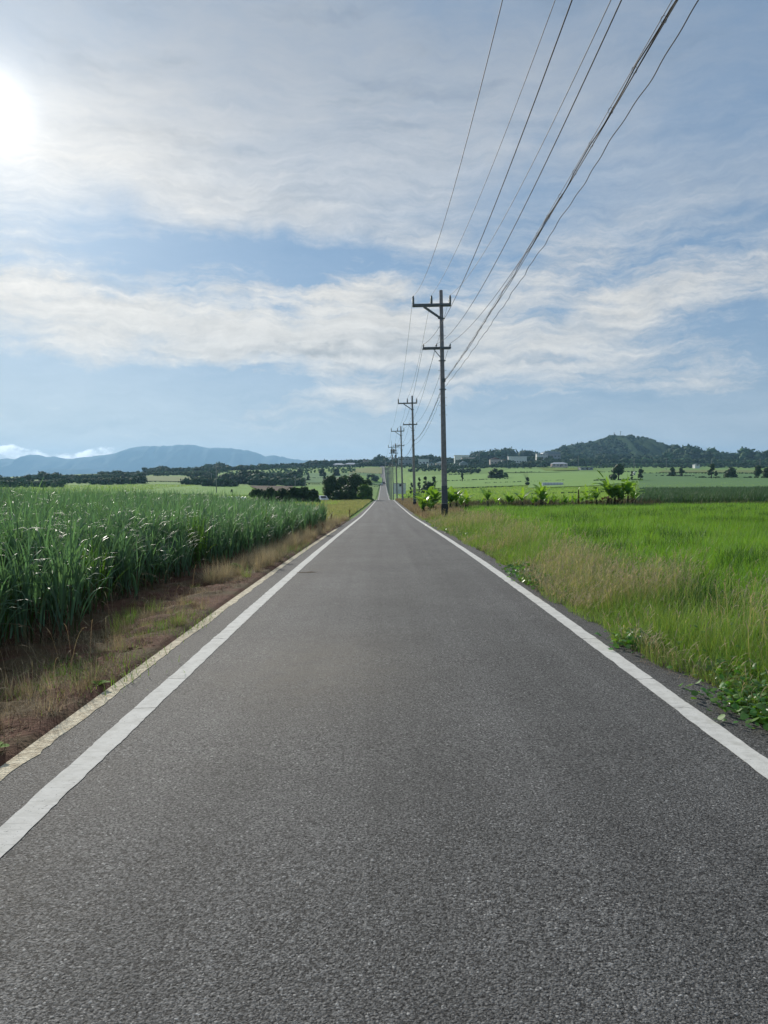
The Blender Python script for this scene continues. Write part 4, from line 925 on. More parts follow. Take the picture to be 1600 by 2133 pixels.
# ------------------------------------------------------------ banana plants
def banana(px, D, h, leaves, label, stems=1, seed=0, topleaf=None, rz=0., dry=0, x=None):
    rs = random.Random(seed); X = (px-800)/1600*D; g = float(tz(X, D)); root = empty('banana_plant', (X, D, g), rz, label=label, category='banana plant')
    for s_ in range(stems):
        ox = 0 if s_ == 0 else rs.uniform(-.45, .45); oy = 0 if s_ == 0 else rs.uniform(-.3, .3); hs = h*(1 if s_ == 0 else rs.uniform(.5, .8)); sh = hs*.36
        lx = rs.uniform(-.1, .1)
        G().tube([(ox, oy, -.1), (ox+lx*.3, oy, sh*.5), (ox+lx, oy, sh)], [.11*hs/2+.03, .085*hs/2+.02, .05], 9).obj('stem', M_bstem, root, smooth=True)
        nl = leaves+2 if s_ == 0 else max(4, leaves)
        for q in range(nl):
            az = q*2.4+rs.uniform(-.4, .4)+seed; L = hs*rs.uniform(.65, .95); Wd = L*rs.uniform(.15, .24); up = q == nl-1
            th0 = .08 if up else rs.uniform(.15, .65); th1 = .25 if up else rs.uniform(1.0, 2.3)
            leaf_obj(root, (ox+lx, oy, sh*.96), az, th0, th1, L*(1.0 if up else 1), Wd*(.8 if up else 1), M_banb if (up or rs.random() < .45) else M_ban, rs)
        for q in range(dry):
            leaf_obj(root, (ox+lx*.7, oy, sh*.85), rs.uniform(0, 6), 1.2, 3.0, hs*.4, hs*.09, M_band, rs)
    if topleaf:
        for (az, th0, th1, L, Wd, z0) in topleaf: leaf_obj(root, (0, 0, z0), az, th0, th1, L, Wd, M_banb, rs)
    return root
def leaf_obj(root, base, az, th0, th1, L, Wd, m_, rs):
    S = 12; t = np.linspace(0, 1, S+1); th = th0+(th1-th0)*t**1.5; ds = L/S; x = y = 0; P = [np.array(base)]
    for i in range(S):
        a = (th[i]+th[i+1])/2; P.append(P[-1]+ds*np.array([math.sin(a)*math.cos(az), math.sin(a)*math.sin(az), math.cos(a)]))
    V, F = [], []; side = np.array([-math.sin(az), math.cos(az), 0])
    for i, p in enumerate(P):
        w = Wd*(.06 if t[i] < .14 else max(.05, math.sin(math.pi*(t[i]-.12)/.9)**.6 if t[i] > .12 else .06)); w *= rs.uniform(.82, 1.1)
        n_ = np.array([math.cos(th[i])*math.cos(az), math.cos(th[i])*math.sin(az), -math.sin(th[i])])
        V += [p-side*w+n_*-.18*w, p, p+side*w+n_*-.18*w]
    for i in range(S):
        for k_ in (0, 1):
            a = i*3+k_
            if rs.random() < .15 and 3 < i < S-1: continue     # tears between the ribs
            F.append((a, a+1, a+4, a+3))
    me = bpy.data.meshes.new('leaf'); me.from_pydata([tuple(v) for v in V], [], F); me.update()
    link('leaf', me, m_, root)
BD = 62
bl = [(884, 58, 1.7, 8, 'broad banana plant between the first and second pole, with pale torn leaves', 2), (902, 60, 2.2, 8, 'tall banana plant hugging the left side of the first pole', 2), (897, 57, 1.2, 6, 'small banana plant low in front, left of the first pole', 1),
      (938, 59, 1.7, 8, 'banana plant just right of the first pole with a bright upright leaf', 2), (952, 60, 1.6, 7, 'bushy banana plant, second right of the first pole', 2), (970, 61, 1.3, 6, 'thin banana plant, third right of the first pole', 2),
      (1017, 61, 1.5, 4, 'small banana plant with one long leaf pointing up left', 1), (1058, 62, 1.1, 7, 'low spiky banana plant with pale leaf edges, in mid row', 2), (1068, 62, .9, 5, 'tiny banana plant close right of the low spiky one', 1),
      (1090, 61, 1.3, 5, 'banana plant with a single bright broad leaf, in mid row', 1), (1128, 61, 1.7, 7, 'compact banana plant with a dark spear leaf straight up', 3), (1137, 62, 1.1, 5, 'small banana plant at the right foot of the spear leafed one', 1),
      (1178, 62, .8, 6, 'lowest banana plant in the row, leaves lying flat', 2), (1198, 62, .8, 5, 'very low banana plant left of the bright yellow green one', 1), (1222, 61, 1.4, 5, 'banana plant with bright yellow green leaf beside the tall clump', 1),
      (1244, 62, 1.5, 6, 'banana plant on the left flank of the tall clump', 2), (1266, 62, 2.2, 7, 'tallest banana plant, with a long leaf slanting up to the left', 3), (1281, 62, 1.9, 7, 'thick stemmed banana plant in the middle of the tall clump', 2),
      (1296, 62, 1.2, 5, 'short banana plant between the two tall groups, yellow leaf', 1), (1308, 62, 2.3, 3, 'almost bare banana plant with a tall thin spire', 2), (1322, 62, 1.4, 2, 'banana plant with one big glowing yellow green leaf at the row end', 1)]
top = {6: [(math.pi, .35, .2, .95, .11, .6)], 3: [(0, .25, .5, .8, .10, .9)], 9: [(math.pi, .45, .2, .65, .12, .5)], 10: [(0, .0, .05, 1.15, .09, .9)], 14: [(math.pi, .2, .15, .7, .10, .6)], 16: [(math.pi, .55, .9, 1.75, .22, 1.7)],
       19: [(math.pi, .05, .1, 1.3, .06, 1.4), (math.pi, .7, .9, 1.1, .09, 1.0)], 20: [(.1, .25, .1, 1.25, .17, .95)], 1: [(0, .1, .1, 1.1, .14, 1.4)], 7: [(math.pi, .2, .4, .6, .09, .4)]}
bl += [(925, 60, .9, 5, 'low banana plant in the shade at the right foot of the first pole', 1), (1003, 63, .8, 4, 'stunted banana plant just left of the one with a long leaf pointing up left', 1), (1036, 63, .9, 5, 'low leafy banana plant between the long leafed one and the low spiky one', 2),
       (1108, 63, .9, 5, 'low banana plant just left of the dark spear leafed one', 2), (1152, 63, .9, 5, 'low banana plant a short way right of the dark spear leafed one', 2), (1166, 62, .6, 4, 'stunted banana plant left of the flattest one', 1),
       (1188, 63, .7, 5, 'stunted banana plant between the two lowest ones', 2), (1213, 63, .9, 5, 'low banana plant behind the dead brown stem', 1), (1234, 63, 1.1, 6, 'low banana plant filling the gap left of the tall clump', 2)]
for i, (px, D, h, nl, lb, st) in enumerate(bl):
    o = banana(px, D, h, nl, lb, st, i*7+3, top.get(i), dry=2 if i in (15, 16, 17, 19, 2, 5) else 1); o['group'] = 'banana plants in a row beyond the grass field'
def stub():
    D = 64; x = (1205-800)/1600*D; g = float(tz(x, D)); root = empty('withered_banana_stem', (x, D, g+.3), label='dead brown banana stem with one drooping red brown leaf', category='plant')
    G().tube([(0, 0, -.5), (.02, 0, .6), (.0, 0, 1.05)], [.09, .07, .04], 8).obj('stem', M_band, root, smooth=True); rs = random.Random(3)
    leaf_obj(root, (0, 0, 1.0), 3.0, .4, 2.9, .6, .08, M_band, rs); leaf_obj(root, (0, 0, 1.05), .4, .2, 2.5, .5, .06, M_banb, rs)
stub()
# ---GRASS---
# ------------------------------------------------------------ grass, sugarcane, verges
def scatter(n, D0, D1, xlo, xhi, a=1.4):
    """random ground points; density falls with distance as D^-a; xlo / xhi are functions of D"""
    g_ = np.geomspace(D0, D1, 600); wd = np.maximum(xhi(g_)-xlo(g_), 0); dens = wd*g_**(-a); c = np.concatenate([[0], np.cumsum((dens[1:]+dens[:-1])/2*np.diff(g_))])
    D = np.interp(rng.uniform(0, c[-1], n), c, g_); x = xlo(D)+(xhi(D)-xlo(D))*rng.uniform(0, 1, n); return x, D
def blades(x, y, h, w, lean0=.25, droop=.7, S=3, prof='blade', az=None, lift=0., z=None, pw=1.4, droop_sd=.4):
    n = len(x); az = rng.uniform(0, 2*np.pi, n) if az is None else az
    z = tz(x, y)+lift-.02 if z is None else z
    th0 = np.abs(rng.normal(0, lean0, n)); th1 = th0+np.abs(rng.normal(droop, droop_sd, n))
    return ribbons(np.stack([x, y, z], 1), az, th0, th1, h, w, S, prof, pw)
VX = .56
EDGE = lambda D: 2.41+.42*(vnoise(D, D*0, .55, 31)-.35)+.18*(vnoise(D, D*0, 2.1, 32)-.5)
XT = lambda D: np.interp(D, [0, 8, 15, 22, 35, 45, 60], [3.2, 3.3, 3.8, 4.3, 4.5, 4.3, 4.0])
# green field: short bright grass, right of the verge
def pw_(x, y): return 1+np.clip(y-6, 0, 90)*.030
x, y = scatter(230000, 4.5, 63, lambda D: EDGE(D)+.2, lambda D: D*VX+3, 1.55)
tanz = sstep(XT(y)-x+1.6*(vnoise(x, y, .9, 41)-.5)+1.0*(vnoise(x, y, .3, 42)-.5), -.5, .6)
keep = rng.uniform(0, 1, len(x)) > tanz*.78; x, y = x[keep], y[keep]
hn = .55+.6*vnoise(x, y, .45, 43)+.5*vnoise(x, y, .12, 47)
tuft = sstep(vnoise(x, y, .8, 44), .78, .92)
h = (.17+.10*rng.uniform(0, 1, len(x)))*hn*(1+.7*tuft)
V, F = blades(x, y, h, .0055*pw_(x, y)*U(.6, 1.3, len(x)), .3, .8)
o = link('grass', np_mesh('grass', V, F), M_grass); tag(o, 'bright green grass filling the field right of the road', 'grass', kind='stuff')
# darker tufts in it
x, y = scatter(90000, 6, 62, lambda D: XT(D), lambda D: D*VX+3, 1.4)
k_ = vnoise(x, y, .55, 45)*.5+vnoise(x, y, 1.7, 46)*.5 > .64; x, y = x[k_], y[k_]
V, F = blades(x, y, U(.20, .40, len(x)), .008*pw_(x, y), .3, .9); M_tuft = mat('dark_tuft', (.045, .12, .018), (.03, .085, .014), 1, .6, .3, trans=.35, tcol=(1.1, 1.2, .5), island=.5)
o = link('grass_tuft', np_mesh('grass_tuft', V, F), M_tuft); tag(o, 'darker taller tufts dotted through the bright grass field', 'grass', kind='stuff')
# verge: tall seeding grass, green feet and tan stems with feathery heads
x, y = scatter(120000, 3.4, 60, lambda D: EDGE(D)-.05, lambda D: XT(D)+1.2, 1.5)
d = x-EDGE(y); t_ = sstep(XT(y)-x+1.6*(vnoise(x, y, .9, 41)-.5), -.8, .8); k_ = rng.uniform(0, 1, len(x)) < t_; x, y, d = x[k_], y[k_], d[k_]
h = (.14+.30*sstep(d, .0, .9))*U(.6, 1.2, len(x))*(.8+.5*vnoise(x, y, .8, 50))
grn = rng.uniform(0, 1, len(x)) < .66+.32*sstep(vnoise(x, y, .7, 81), .3, .6)
V, F = blades(x[grn], y[grn], h[grn], .0055*pw_(x[grn], y[grn])*U(.6, 1.3, grn.sum()), .35, .9)
M_vg = mat('verge_blade', (.15, .27, .055), (.23, .33, .09), .9, .6, .3, trans=.45, tcol=(1.15, 1.15, .5), island=.6)
o = link('verge_grass', np_mesh('verge_grass', V, F), M_vg); tag(o, 'tall mixed green grass on the right verge beside the asphalt', 'grass', kind='stuff')
xs, ys_, hs = x[~grn], y[~grn], h[~grn]*1.18
az = rng.normal(.6, 1.2, len(xs)); pwv = pw_(xs, ys_)
base = np.stack([xs, ys_, tz(xs, ys_)-.02], 1); th0 = np.abs(rng.normal(0, .2, len(xs))); th1 = th0+np.abs(rng.normal(.45, .25, len(xs)))
V, F = ribbons(base, az, th0, th1, hs, .0026*pwv, 3, 'stem'); tip = V.reshape(len(xs), 4, 2, 3)[:, 3].mean(1)
V2, F2 = ribbons(tip, az+rng.normal(0, .4, len(xs)), th1+.1, th1+.9, U(.05, .11, len(xs)), .0085*pwv*U(.6, 1.3, len(xs)), 2, 'leaf')
V3, F3 = ribbons(tip-[0, 0, .03], az+rng.normal(0, 1.4, len(xs)), th1*.5+.3, th1+.7, U(.04, .08, len(xs)), .006*pwv, 2, 'leaf')
o = link('seeding_grass', np_mesh('seeding_grass', V, F), M_tan); tag(o, 'thin tan stems of seeding grass on the right verge', 'grass', kind='stuff')
V, F = join([(V2, F2), (V3, F3)]); o = link('seed_heads', np_mesh('seed_heads', V, F), M_head); tag(o, 'feathery brownish seed heads over the right verge', 'grass', kind='stuff')
# weeds, stubble and taller growth behind the first field, under the bananas
x, y = scatter(17000, 59, 70, lambda D: D*0+4.6, lambda D: D*VX+3, 0); V, F = blades(x, y, U(.15, .7, len(x))*(.3+1.1*vnoise(x, y, .4, 51)**2), U(.02, .05, len(x)), .3, .9)
M_weed = mat('weed_blade', (.085, .15, .04), (.15, .14, .065), .5, .7, .2, trans=.3, island=.8)
o = link('weeds', np_mesh('weeds', V, F), M_weed); tag(o, 'rank dark weeds under and around the banana row', 'weeds', kind='stuff')
x, y = scatter(16000, 64, 74, lambda D: D*0+6, lambda D: D*.36, 0); k_ = vnoise(x, y, .25, 84) > .35; x, y = x[k_], y[k_]
V, F = blades(x, y, U(.3, .9, len(x))*(.5+.8*vnoise(x, y, .5, 85)), U(.03, .06, len(x)), .4, 1.0); M_br = mat('brown_weed', (.17, .13, .075), (.09, .10, .04), .6, .8, .1, trans=.25, island=.7)
tag(link('dead_weeds', np_mesh('dead_weeds', V, F), M_br), 'brownish tangle of dead weeds on the bank behind the bananas', 'weeds', kind='stuff')
# sugarcane-like tall crop on the far right beyond the bananas
x, y = scatter(90000, 66, 190, lambda D: D*.335+2*(vnoise(D, D*0, .1, 52)-.5), lambda D: D*VX+3, 1.3); k_ = ~((y > 84) & (y < 89)); x, y = x[k_], y[k_]
V, F = blades(x, y, U(.7, 1.3, len(x))*(.8+.4*vnoise(x, y, .15, 53)), .02+.0007*y, .25, .9)
M_tc = mat('dark_crop_leaf', (.055, .12, .045), (.085, .16, .055), .12, .6, .3, trans=.35, island=.6)
o = link('tall_crop', np_mesh('tall_crop', V, F), M_tc); tag(o, 'field of dark green tall crop beyond the bananas, far right', 'crop', kind='stuff')
# broad stretch of mid field grass texture
x, y = scatter(150000, 68, 330, lambda D: np.where(D < 190, 4.2+D*.0, 6+0*D), lambda D: np.where(D < 200, D*.34, D*VX), 1.6); V, F = blades(x, y, U(.18, .5, len(x))*(.4+1.1*vnoise(x, y*2.5, .09, 54)), .02+.0009*y, .4, .9)
M_midg = mat('mid_field_blade', (.28, .43, .12), (.34, .48, .15), .06, .65, .2, trans=.4, tcol=(1.1, 1.1, .5), island=.45)
o = link('field_grass', np_mesh('field_grass', V, F), M_midg); tag(o, 'soft green grass of the wide fields in the middle distance, right', 'grass', kind='stuff')
x, y = scatter(30000, 48, 170, lambda D: D*0+2.55, lambda D: 4.6+D*.012, 1.0); V, F = blades(x, y, U(.2, .6, len(x)), .012+.0005*y, .3, .8)
o = link('dry_verge', np_mesh('dry_verge', V, F), M_dry); tag(o, 'brown dead grass along the right road edge under the far poles', 'grass', kind='stuff')
# left: dry meadow beyond the cane
x, y = scatter(70000, 42, 165, lambda D: -3.0-D*.10, lambda D: -2.6+0*D, 1.3); V, F = blades(x, y, U(.15, .45, len(x))*(.6+.6*vnoise(x, y, .3, 55)), .010+.0007*y, .35, .8)
M_mead = mat('dry_meadow_blade', (.36, .36, .19), (.27, .31, .13), .25, .7, .2, trans=.45, tcol=(1.1, 1.05, .6), island=.5)
o = link('meadow_grass', np_mesh('meadow_grass', V, F), M_mead); tag(o, 'yellowish dry meadow grass between the sugarcane and the roadside trees', 'grass', kind='stuff')
x, y = scatter(60000, 110, 430, lambda D: -D*.52, lambda D: -3.5-.03*D, 1.5); V, F = blades(x, y, U(.2, .5, len(x))*(.4+1.1*vnoise(x, y*2, .08, 56)), .02+.0009*y, .4, .9)
k0 = link('field_grass', np_mesh('field_grass', V, F), M_midg); tag(k0, 'soft green grass of the fields in the middle distance, left', 'grass', kind='stuff')

# vines creeping over the asphalt edge
def vines(name, spots, m_, label):
    Vs, n0 = [], 0; P, A, T, L = [], [], [], []
    for cx, cy, rx, ry_, n, s_ in spots:
        q = rng.normal(size=(n, 2))*.5; xx = cx+q[:, 0]*rx; yy = cy+q[:, 1]*ry_
        hgt = np.abs(rng.normal(.02, .045, n))+.10*np.clip((xx-cx+rx*.3), 0, .5)
        P.append(np.stack([xx, yy, np.maximum(tz(xx, yy), road_z(yy))+.01+hgt], 1)); L.append(U(.6, 1.35, n)*s_)
    P = np.concatenate(P); L = np.concatenate(L); n = len(P)
    az = rng.uniform(0, 6.28, n); V, F = ribbons(P, az, U(.7, 1.3, n), U(1.3, 2.2, n), L, L*.85, 4, 'leaf', twist=rng.normal(0, .15, n), side_tilt=rng.normal(0, .5, n))
    o = link(name, np_mesh(name, V, F), m_); return tag(o, label, 'vine', kind='stuff')
vines('vine', [(2.62, 5.25, .28, .5, 750, .045), (2.85, 6.1, .3, .5, 300, .045), (2.68, 4.75, .28, .4, 420, .05), (2.95, 4.4, .3, .5, 300, .05), (3.2, 5.6, .7, .9, 260, .05)], M_vine, 'glossy green vine leaves spilling over the asphalt edge, nearest on the right')
vines('vine', [(2.48, 7.5, .24, .35, 240, .05), (2.9, 7.2, .4, .6, 150, .05), (3.4, 7.5, .8, .9, 120, .05)], M_vine, 'small patch of vine leaves at the right asphalt edge, middle one of three')
vines('vine', [(2.52, 13.2, .3, 1.7, 800, .055), (2.58, 12.2, .2, .8, 180, .05)], M_vine, 'vine leaves along the right asphalt edge farther up the road, farthest of three')
vines('ground_cover', [(3.4, 36, .8, 4.5, 1600, .10), (3.6, 43, .9, 2.0, 900, .11), (3.1, 29, .5, 3.5, 700, .09)], M_vine, 'low leafy weeds around the foot of the nearest pole')
# dead straw at the right edge
x, y = scatter(3200, 4.5, 40, lambda D: EDGE(D)-.16, lambda D: EDGE(D)+.22, 1.3); k_ = vnoise(x, y, 1.3, 60) > .45; x, y = x[k_], y[k_]
V, F = blades(x, y, U(.05, .22, len(x)), .003*pw_(x, y), 1.3, .3, 3, z=road_z(y)+U(.004, .03, len(x))); o = link('straw', np_mesh('straw', V, F), M_litter); tag(o, 'dead brown straw strewn along the right asphalt edge', 'straw', kind='stuff')

# ---- left verge
SX0, SX1 = -3.9, -2.12
x, y = scatter(30000, 2.2, 42, lambda D: D*0-4.6, lambda D: D*0-2.16, 1.3); k_ = vnoise(x, y, 1.1, 61)*.6+vnoise(x, y, 3.7, 62)*.4 > .46; x, y = x[k_], y[k_]
sz = tz(x, y)+.02
V, F = blades(x, y, U(.04, .22, len(x)), .0026*pw_(x, y)*U(.7, 1.6, len(x)), 1.35, .25, 3, z=sz+U(.0, .04, len(x))); o = link('straw', np_mesh('straw', V, F), M_litter); tag(o, 'dead stalks and leaf litter strewn on the red soil verge', 'straw', kind='stuff')
def dens_dry(x, y): return sstep(vnoise(x, y, .7, 63)*.65+vnoise(x, y, 2.1, 64)*.35, .50, .62)
x, y = scatter(60000, 2.2, 46, lambda D: D*0-3.35, lambda D: D*0-2.17, 1.2)
k_ = rng.uniform(0, 1, len(x)) < dens_dry(x, y)*np.interp(y, [3, 9, 13, 46], [.22, .25, .9, 1])*sstep(x, np.interp(y, [0, 12, 46], [-3.0, -2.8, -3.4]), -2.3); x, y = x[k_], y[k_]
hh = U(.08, .30, len(x))*np.interp(y, [3, 12, 16, 22, 46], [.55, .8, 1.25, 1.2, 1.3]); V, F = blades(x, y, hh, .0032*pw_(x, y)*U(.6, 1.4, len(x)), .5, .8, 3, lift=.02)
o = link('dry_grass', np_mesh('dry_grass', V, F), M_dry); tag(o, 'dry straw coloured grass clumps along the left road edge', 'grass', kind='stuff')
# thin dead seed stalks standing near the camera
x = U(-4.4, -2.3, 130); y = U(3.2, 12, 130); az = U(0, 6.28, 130); th0 = U(.05, .4, 130); th1 = th0+U(.2, .9, 130); L = U(.2, .55, 130)
V, F = ribbons(np.stack([x, y, tz(x, y)], 1), az, th0, th1, L, np.full(130, .0022), 6, 'stem'); tip = V.reshape(130, 7, 2, 3)[:, 6].mean(1)
V2, F2 = ribbons(tip-[0, 0, .01], az, th1, th1+.8, U(.05, .12, 130), np.full(130, .007), 3, 'leaf'); V, F = join([(V, F), (V2, F2)])
o = link('dry_stalks', np_mesh('dry_stalks', V, F), M_dry); tag(o, 'thin dead grass stalks with seed tips standing on the soil', 'grass', kind='stuff')
# pale dry tufts, each a fan of blades from one root
def tufts(name, n, D0, D1, x0, x1, h0, h1, label, m_, per=110, seed_heads=False):
    cx, cy = scatter(n, D0, D1, lambda D: D*0+x0, lambda D: D*0+x1, 1.0); sz = U(.6, 1.3, n)
    x = np.repeat(cx, per)+rng.normal(0, .035, n*per)*np.repeat(sz, per); y = np.repeat(cy, per)+rng.normal(0, .035, n*per)*np.repeat(sz, per)
    az = np.arctan2(y-np.repeat(cy, per), x-np.repeat(cx, per))+rng.normal(0, .5, n*per); th0 = np.abs(rng.normal(.15, .35, n*per)); th1 = th0+np.abs(rng.normal(.7, .5, n*per))
    V, F = ribbons(np.stack([x, y, tz(x, y)], 1), az, th0, th1, U(h0, h1, n*per)*np.repeat(sz, per), .0028*pw_(x, y)*U(.6, 1.4, n*per), 4, 'blade')
    tag(link(name, np_mesh(name, V, F), m_), label, 'grass', kind='stuff')
M_pale = mat('pale_dry_grass', (.48, .43, .30), (.30, .25, .16), 3, .85, .1, trans=.35, tcol=(1.1, 1, .8), island=.6)
tufts('dry_tuft', 38, 4, 13, -2.95, -2.25, .10, .24, 'small pale dry grass tufts scattered on the near soil verge', M_pale, 90)
tufts('dry_tuft', 70, 12.5, 24, -3.0, -2.22, .22, .44, 'tall pale straw coloured tufts massed beside the kerb, mid way along the cane', M_pale, 150)
tufts('dry_tuft', 110, 22, 48, -3.3, -2.2, .22, .48, 'pale and brown tufts lining the road to the end of the cane', M_pale, 110)
tufts('green_tuft', 26, 8, 44, -3.2, -2.25, .12, .28, 'few green tufts among the dry grass of the left verge', M_vg, 90)
# green patches
def green_patch(cx, cy, rx, ry_, n, h, label, m_=M_grass, name='grass_patch'):
    q = rng.normal(size=(n, 2))*.45; x = cx+q[:, 0]*rx; y = cy+q[:, 1]*ry_; V, F = blades(x, y, U(.4, 1, n)*h, np.full(n, .006), .7, .8, 3, lift=.03); o = link(name, np_mesh(name, V, F), m_); tag(o, label, 'grass', kind='stuff')
M_pg = mat('patch_blade', (.16, .30, .05), (.22, .32, .08), 3, .6, .3, trans=.4, tcol=(1.1, 1.1, .5), island=.6)
green_patch(-2.62, 6.35, .55, 1.0, 2400, .11, 'fine green weeds on the left soil beside the kerb, nearest patch', M_pg)
green_patch(-2.45, 8.6, .4, 1.0, 2400, .10, 'fine green weeds on the left soil beside the kerb, second patch', M_pg)
green_patch(-2.5, 20, .35, 3.5, 2600, .2, 'green grass mixed in the dry clumps farther up the left verge', M_pg)
def bush():
    C = np.array([(0, 0, .10), (.07, .03, .09), (-.07, .02, .08), (0, -.05, .13)]); root = link('weed_bush', foliage_mesh('weed_bush', C, np.array([.11, .08, .08, .08]), 500, .11, .85), mat('weed_bush_leaf', (.10, .22, .04), (.14, .25, .05), 8, .6, .3, trans=.35, island=.5))
    root.location = (-2.83, 14.5, float(tz(-2.83, 14.5))+.03); tag(root, 'small round bright green bush on the left soil verge', 'bush')
bush()
def leafy(px, py, D, label, n=9, s_=.12):
    x, yv, z = at(px, py, D); rs = random.Random(5); root = empty('weed', (x, D, float(tz(x, D))), label=label, category='weed')
    for q in range(n): leaf_obj(root, (0, 0, .02), q*2.4, rs.uniform(.6, 1.1), rs.uniform(1.2, 1.8), s_*rs.uniform(.7, 1.2), s_*.35, M_lw, rs)
M_lw = mat('low_weed_leaf', (.16, .30, .05), (.22, .34, .07), 6, .75, .1, trans=.35)
leafy(-25, 1548, 4.35, 'yellow green broad leafed weed at the kerb, bottom left corner')
leafy(205, 1415, 5.85, 'small yellow green weed sprawling against the kerb, above the corner one', 7, .09)
# loose clods and stones
def clod_mesh():
    n = 2200; x, y = scatter(n, 2.5, 30, lambda D: D*0-4.4, lambda D: D*0-2.2, 1.2); r = U(.004, .026, n)*(1+y*.03)
    C = np.stack([x, y, tz(x, y)+.02], 1); V, F = cores(C, r, .7, 1.0)
    me = bpy.data.meshes.new('clods'); F = F[:, :3]; me.vertices.add(len(V)); me.vertices.foreach_set('co', V.astype(np.float32).ravel()); me.loops.add(len(F)*3); me.loops.foreach_set('vertex_index', F.astype(np.int32).ravel())
    me.polygons.add(len(F)); me.polygons.foreach_set('loop_start', np.arange(0, len(F)*3, 3, dtype=np.int32)); me.update(calc_edges=True)
    tag(link('soil_clods', me, M_soil), 'lumps of red brown soil on the left verge', 'soil', kind='stuff')
clod_mesh()
# a dry twig lying across the left line
x, D = -1.63, 14.3
tw = G(); tw.tube([(0, 0, .006), (.15, .03, .008), (.32, .02, .007), (.5, .06, .008)], [.005, .007, .006, .003], 6); tw.tube([(.2, .03, .008), (.33, .10, .010), (.42, .11, .008)], [.006, .005, .003], 5)
o = tw.obj('dry_stalk', mat('dead_cane_stalk', (.50, .34, .20), (.4, .26, .15), 9, .8, .2), smooth=True); o.location = (-1.62, 14.2, float(road_z(14.2))+.002); o.scale = (.75, .75, .75); tag(o, 'dry brown stalk lying across the left white line', 'stalk')
# dead brown weeds standing at the roadside
def dead_weed(px, D, h, label):
    x = (px-800)/1600*D; n = 60; t = U(0, 1, n); P = np.stack([rng.normal(0, .03, n), rng.normal(0, .03, n), t*h*.7], 1)
    V, F = ribbons(P, U(0, 6.28, n), U(.2, .6, n), U(1.0, 2.4, n), U(.08, .2, n), U(.012, .03, n), 3, 'leaf'); V2, F2 = ribbons(np.zeros((3, 3)), U(0, 6, 3), U(0, .15, 3), U(.1, .3, 3), np.full(3, h), np.full(3, .014), 4, 'stem'); V, F = join([(V, F), (V2, F2)])
    o = link('dead_weed', np_mesh('dead_weed', V, F), M_band); o.location = (x, D, float(tz(x, D))+.02); tag(o, label, 'weed')
dead_weed(646, 27, .55, 'tall dark brown dead weed nearest beside the left line'); dead_weed(657, 29, .35, 'short brown dead weed just behind the tall nearest one'); dead_weed(672, 30, .4, 'brown dead weed in the middle of the left roadside row')
dead_weed(690, 43, .7, 'broad brown dead weed at the corner of the sugarcane'); dead_weed(728, 52, .7, 'brown dead weed past the sugarcane, close to the road')

# ---- sugarcane
def cane_stalks(x, y, n_leaf, h, S, wf=1.0, z=None, top_only=False):
    n = len(x); z = tz(x, y) if z is None else z; h = np.broadcast_to(h, (n,))
    idx = np.repeat(np.arange(n), n_leaf); N = len(idx); q = np.tile(np.arange(n_leaf), n)/max(1, n_leaf-1)
    az = rng.uniform(0, 6.28, n)[idx]+np.tile(np.arange(n_leaf), n)*np.pi*.93+rng.normal(0, .35, N)
    lo = .08 if not top_only else .25
    zb = z[idx]+h[idx]*(lo+(.52-lo)*q)*U(.9, 1.1, N)
    L = h[idx]*U(.50, .80, N)*(1-.12*q)
    th0 = U(.08, .42, N)*(1.15-.6*q); th1 = th0+np.where(rng.uniform(0, 1, N) < .42, U(1.3, 2.5, N), U(.15, 1.1, N))
    base = np.stack([x[idx]+rng.normal(0, .02, N), y[idx]+rng.normal(0, .02, N), zb], 1)
    lv = ribbons(base, az, th0, th1, L, U(.016, .034, N)*wf, S, 'cane', pw=2.1, twist=rng.normal(0, .25, N), side_tilt=rng.normal(0, .3, N))
    st = ribbons(np.stack([x, y, z-.03], 1), rng.uniform(0, 6.28, n), U(0, .1, n), U(0, .2, n), h*.5, np.full(n, .03)*wf, 2, 'stem')
    return lv, st
ROWX = -3.75
cl_h = lambda x, y: np.interp(-x, [3.5, 5.5, 9, 20, 60], [1.22, 1.36, 1.48, 1.62, 1.75])*(.90+.2*vnoise(x, y, .35, 70))*np.interp(y, [0, 8, 16, 40], [1.0, 1.0, .97, 1.0])
# front row clumps: each a plant of its own
protos = []
for v_ in range(8):
    n = 8; x = rng.normal(0, .13, n); y = rng.normal(0, .15, n); (V, F), (V2, F2) = cane_stalks(x, y, 12, U(.95, 1.25, n), 7, 1.0, z=np.zeros(n)); protos.append((np_mesh('leaves', V, F, True), np_mesh('stalks', V2, F2)))
    # low arching dead leaves and shoots
fy = []; yy = 2.6
while yy < 39: fy.append(yy); yy += rng.uniform(.42, .72)*(1+yy*.012)
for i, y0 in enumerate(fy):
    lv, st = protos[i % 8]; x0 = ROWX-.10*math.sin(y0*.6)+rng.normal(0, .12)-(.35 if y0 < 9 else 0)*0+np.interp(y0, [3, 9, 15, 22, 39], [-.45, -.15, .0, .45, .45])
    root = empty('sugarcane_plant', (x0, y0, float(tz(x0, y0))), rng.uniform(0, 6.28)); s_ = rng.uniform(.92, 1.12)*(1.0 if rng.uniform() > .2 else .8); root.scale = (1, 1, s_)
    tag(root, 'clump of green sugarcane in the front row facing the bare soil', 'sugarcane', 'front row of sugarcane clumps')
    link('leaves', lv, M_cane if i % 9 != 4 else M_canel, root); link('stalks', st, M_stalk, root)
parts, parts2 = [], []
lo = lambda D: -D*.60-3; hi = lambda D: np.interp(D, [0, 3, 9, 15, 22, 39], [-4.5, -4.5, -4.2, -4.05, -3.6, -3.6])
x, y = scatter(2800, 2.0, 39.5, lambda D: hi(D)-2.2, hi, .9); a, b = cane_stalks(x, y, 11, cl_h(x, y), 6, 1.05); parts.append(a); parts2.append(b)
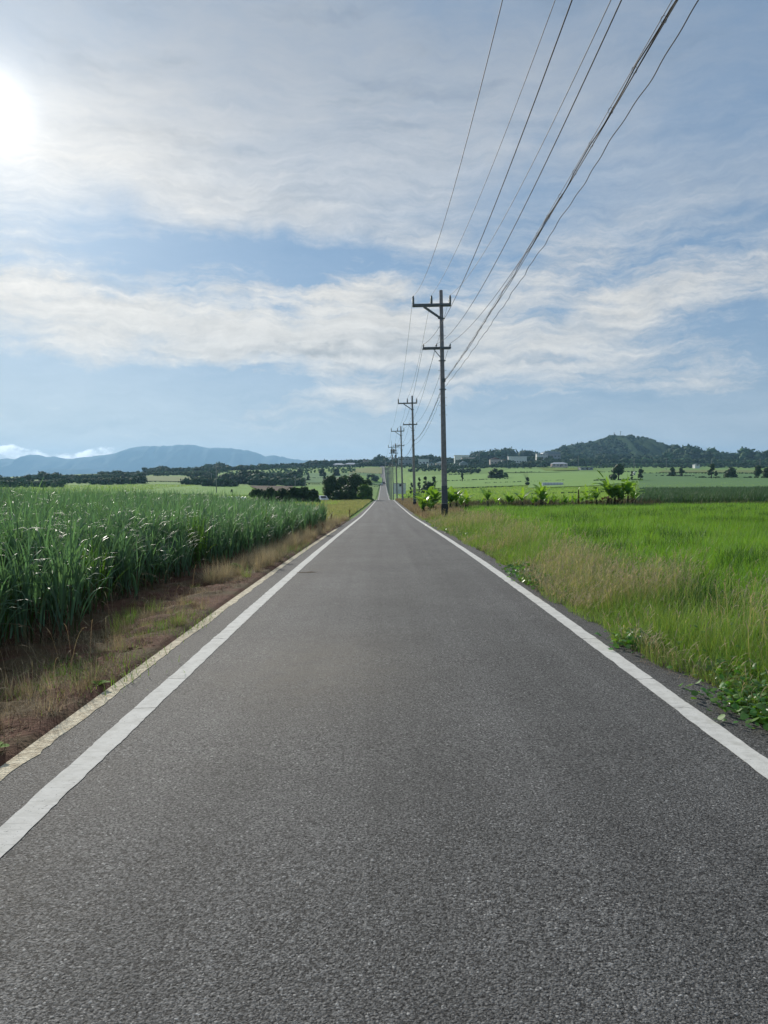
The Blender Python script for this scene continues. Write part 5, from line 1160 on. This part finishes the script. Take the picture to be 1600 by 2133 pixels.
x, y = scatter(6500, 4, 40, lo, lambda D: np.maximum(hi(D)-2.0, lo(D)+.1), .6); a, b = cane_stalks(x, y, 9, cl_h(x, y)*U(.88, 1.08, len(x)), 5, 1.2, top_only=True); parts.append(a)
V, F = join(parts); o = link('sugarcane', np_mesh('sugarcane', V, F, True), M_cane); tag(o, 'dense field of green sugarcane left of the road', 'sugarcane', kind='stuff')
V, F = join(parts2); o = link('sugarcane_stalks', np_mesh('sugarcane_stalks', V, F), M_stalk); tag(o, 'stalks inside the sugarcane field', 'sugarcane', kind='stuff')
n = 700; x, y = scatter(n, 3, 38, lambda D: hi(D)-.7, lambda D: hi(D)+.35, 1.1); a, b = cane_stalks(x, y, 4, U(.25, .7, n), 5, .8); o = link('cane_shoots', np_mesh('cane_shoots', a[0], a[1], True), M_canel); tag(o, 'short yellow green cane shoots at the foot of the field', 'sugarcane', kind='stuff')
n = 90; x, y = scatter(n, 3, 34, lambda D: hi(D)-.1, lambda D: hi(D)+.35, 1.1); V, F = ribbons(np.stack([x, y, tz(x, y)+U(.05, .3, n)], 1), U(-1, 1.2, n), U(.5, 1.2, n), U(1.9, 3.0, n), U(.35, .8, n), U(.012, .025, n), 8, 'cane'); o = link('dead_cane_leaves', np_mesh('dead_cane_leaves', V, F, True), M_litter); tag(o, 'pale dead cane leaves arching down to the soil', 'sugarcane', kind='stuff')

# ------------------------------------------------------------ air
def haze():
    M = bpy.data.materials.new('haze'); M.use_nodes = True; k = NT(M.node_tree)
    v = k.n('ShaderNodeVolumePrincipled'); v.inputs['Color'].default_value = (.38, .68, 1, 1); v.inputs['Density'].default_value = 1.15e-4; v.inputs['Anisotropy'].default_value = .25
    o = k.n('ShaderNodeOutputMaterial'); k.t.links.new(v.outputs[0], o.inputs['Volume'])
    g_ = G().box(-10500, 10500, -600, 10500, -40, 402); ob = g_.obj('haze', M); ob['kind'] = 'stuff'; ob['label'] = 'thin bluish haze in the air over the fields'; ob['category'] = 'haze'
haze()
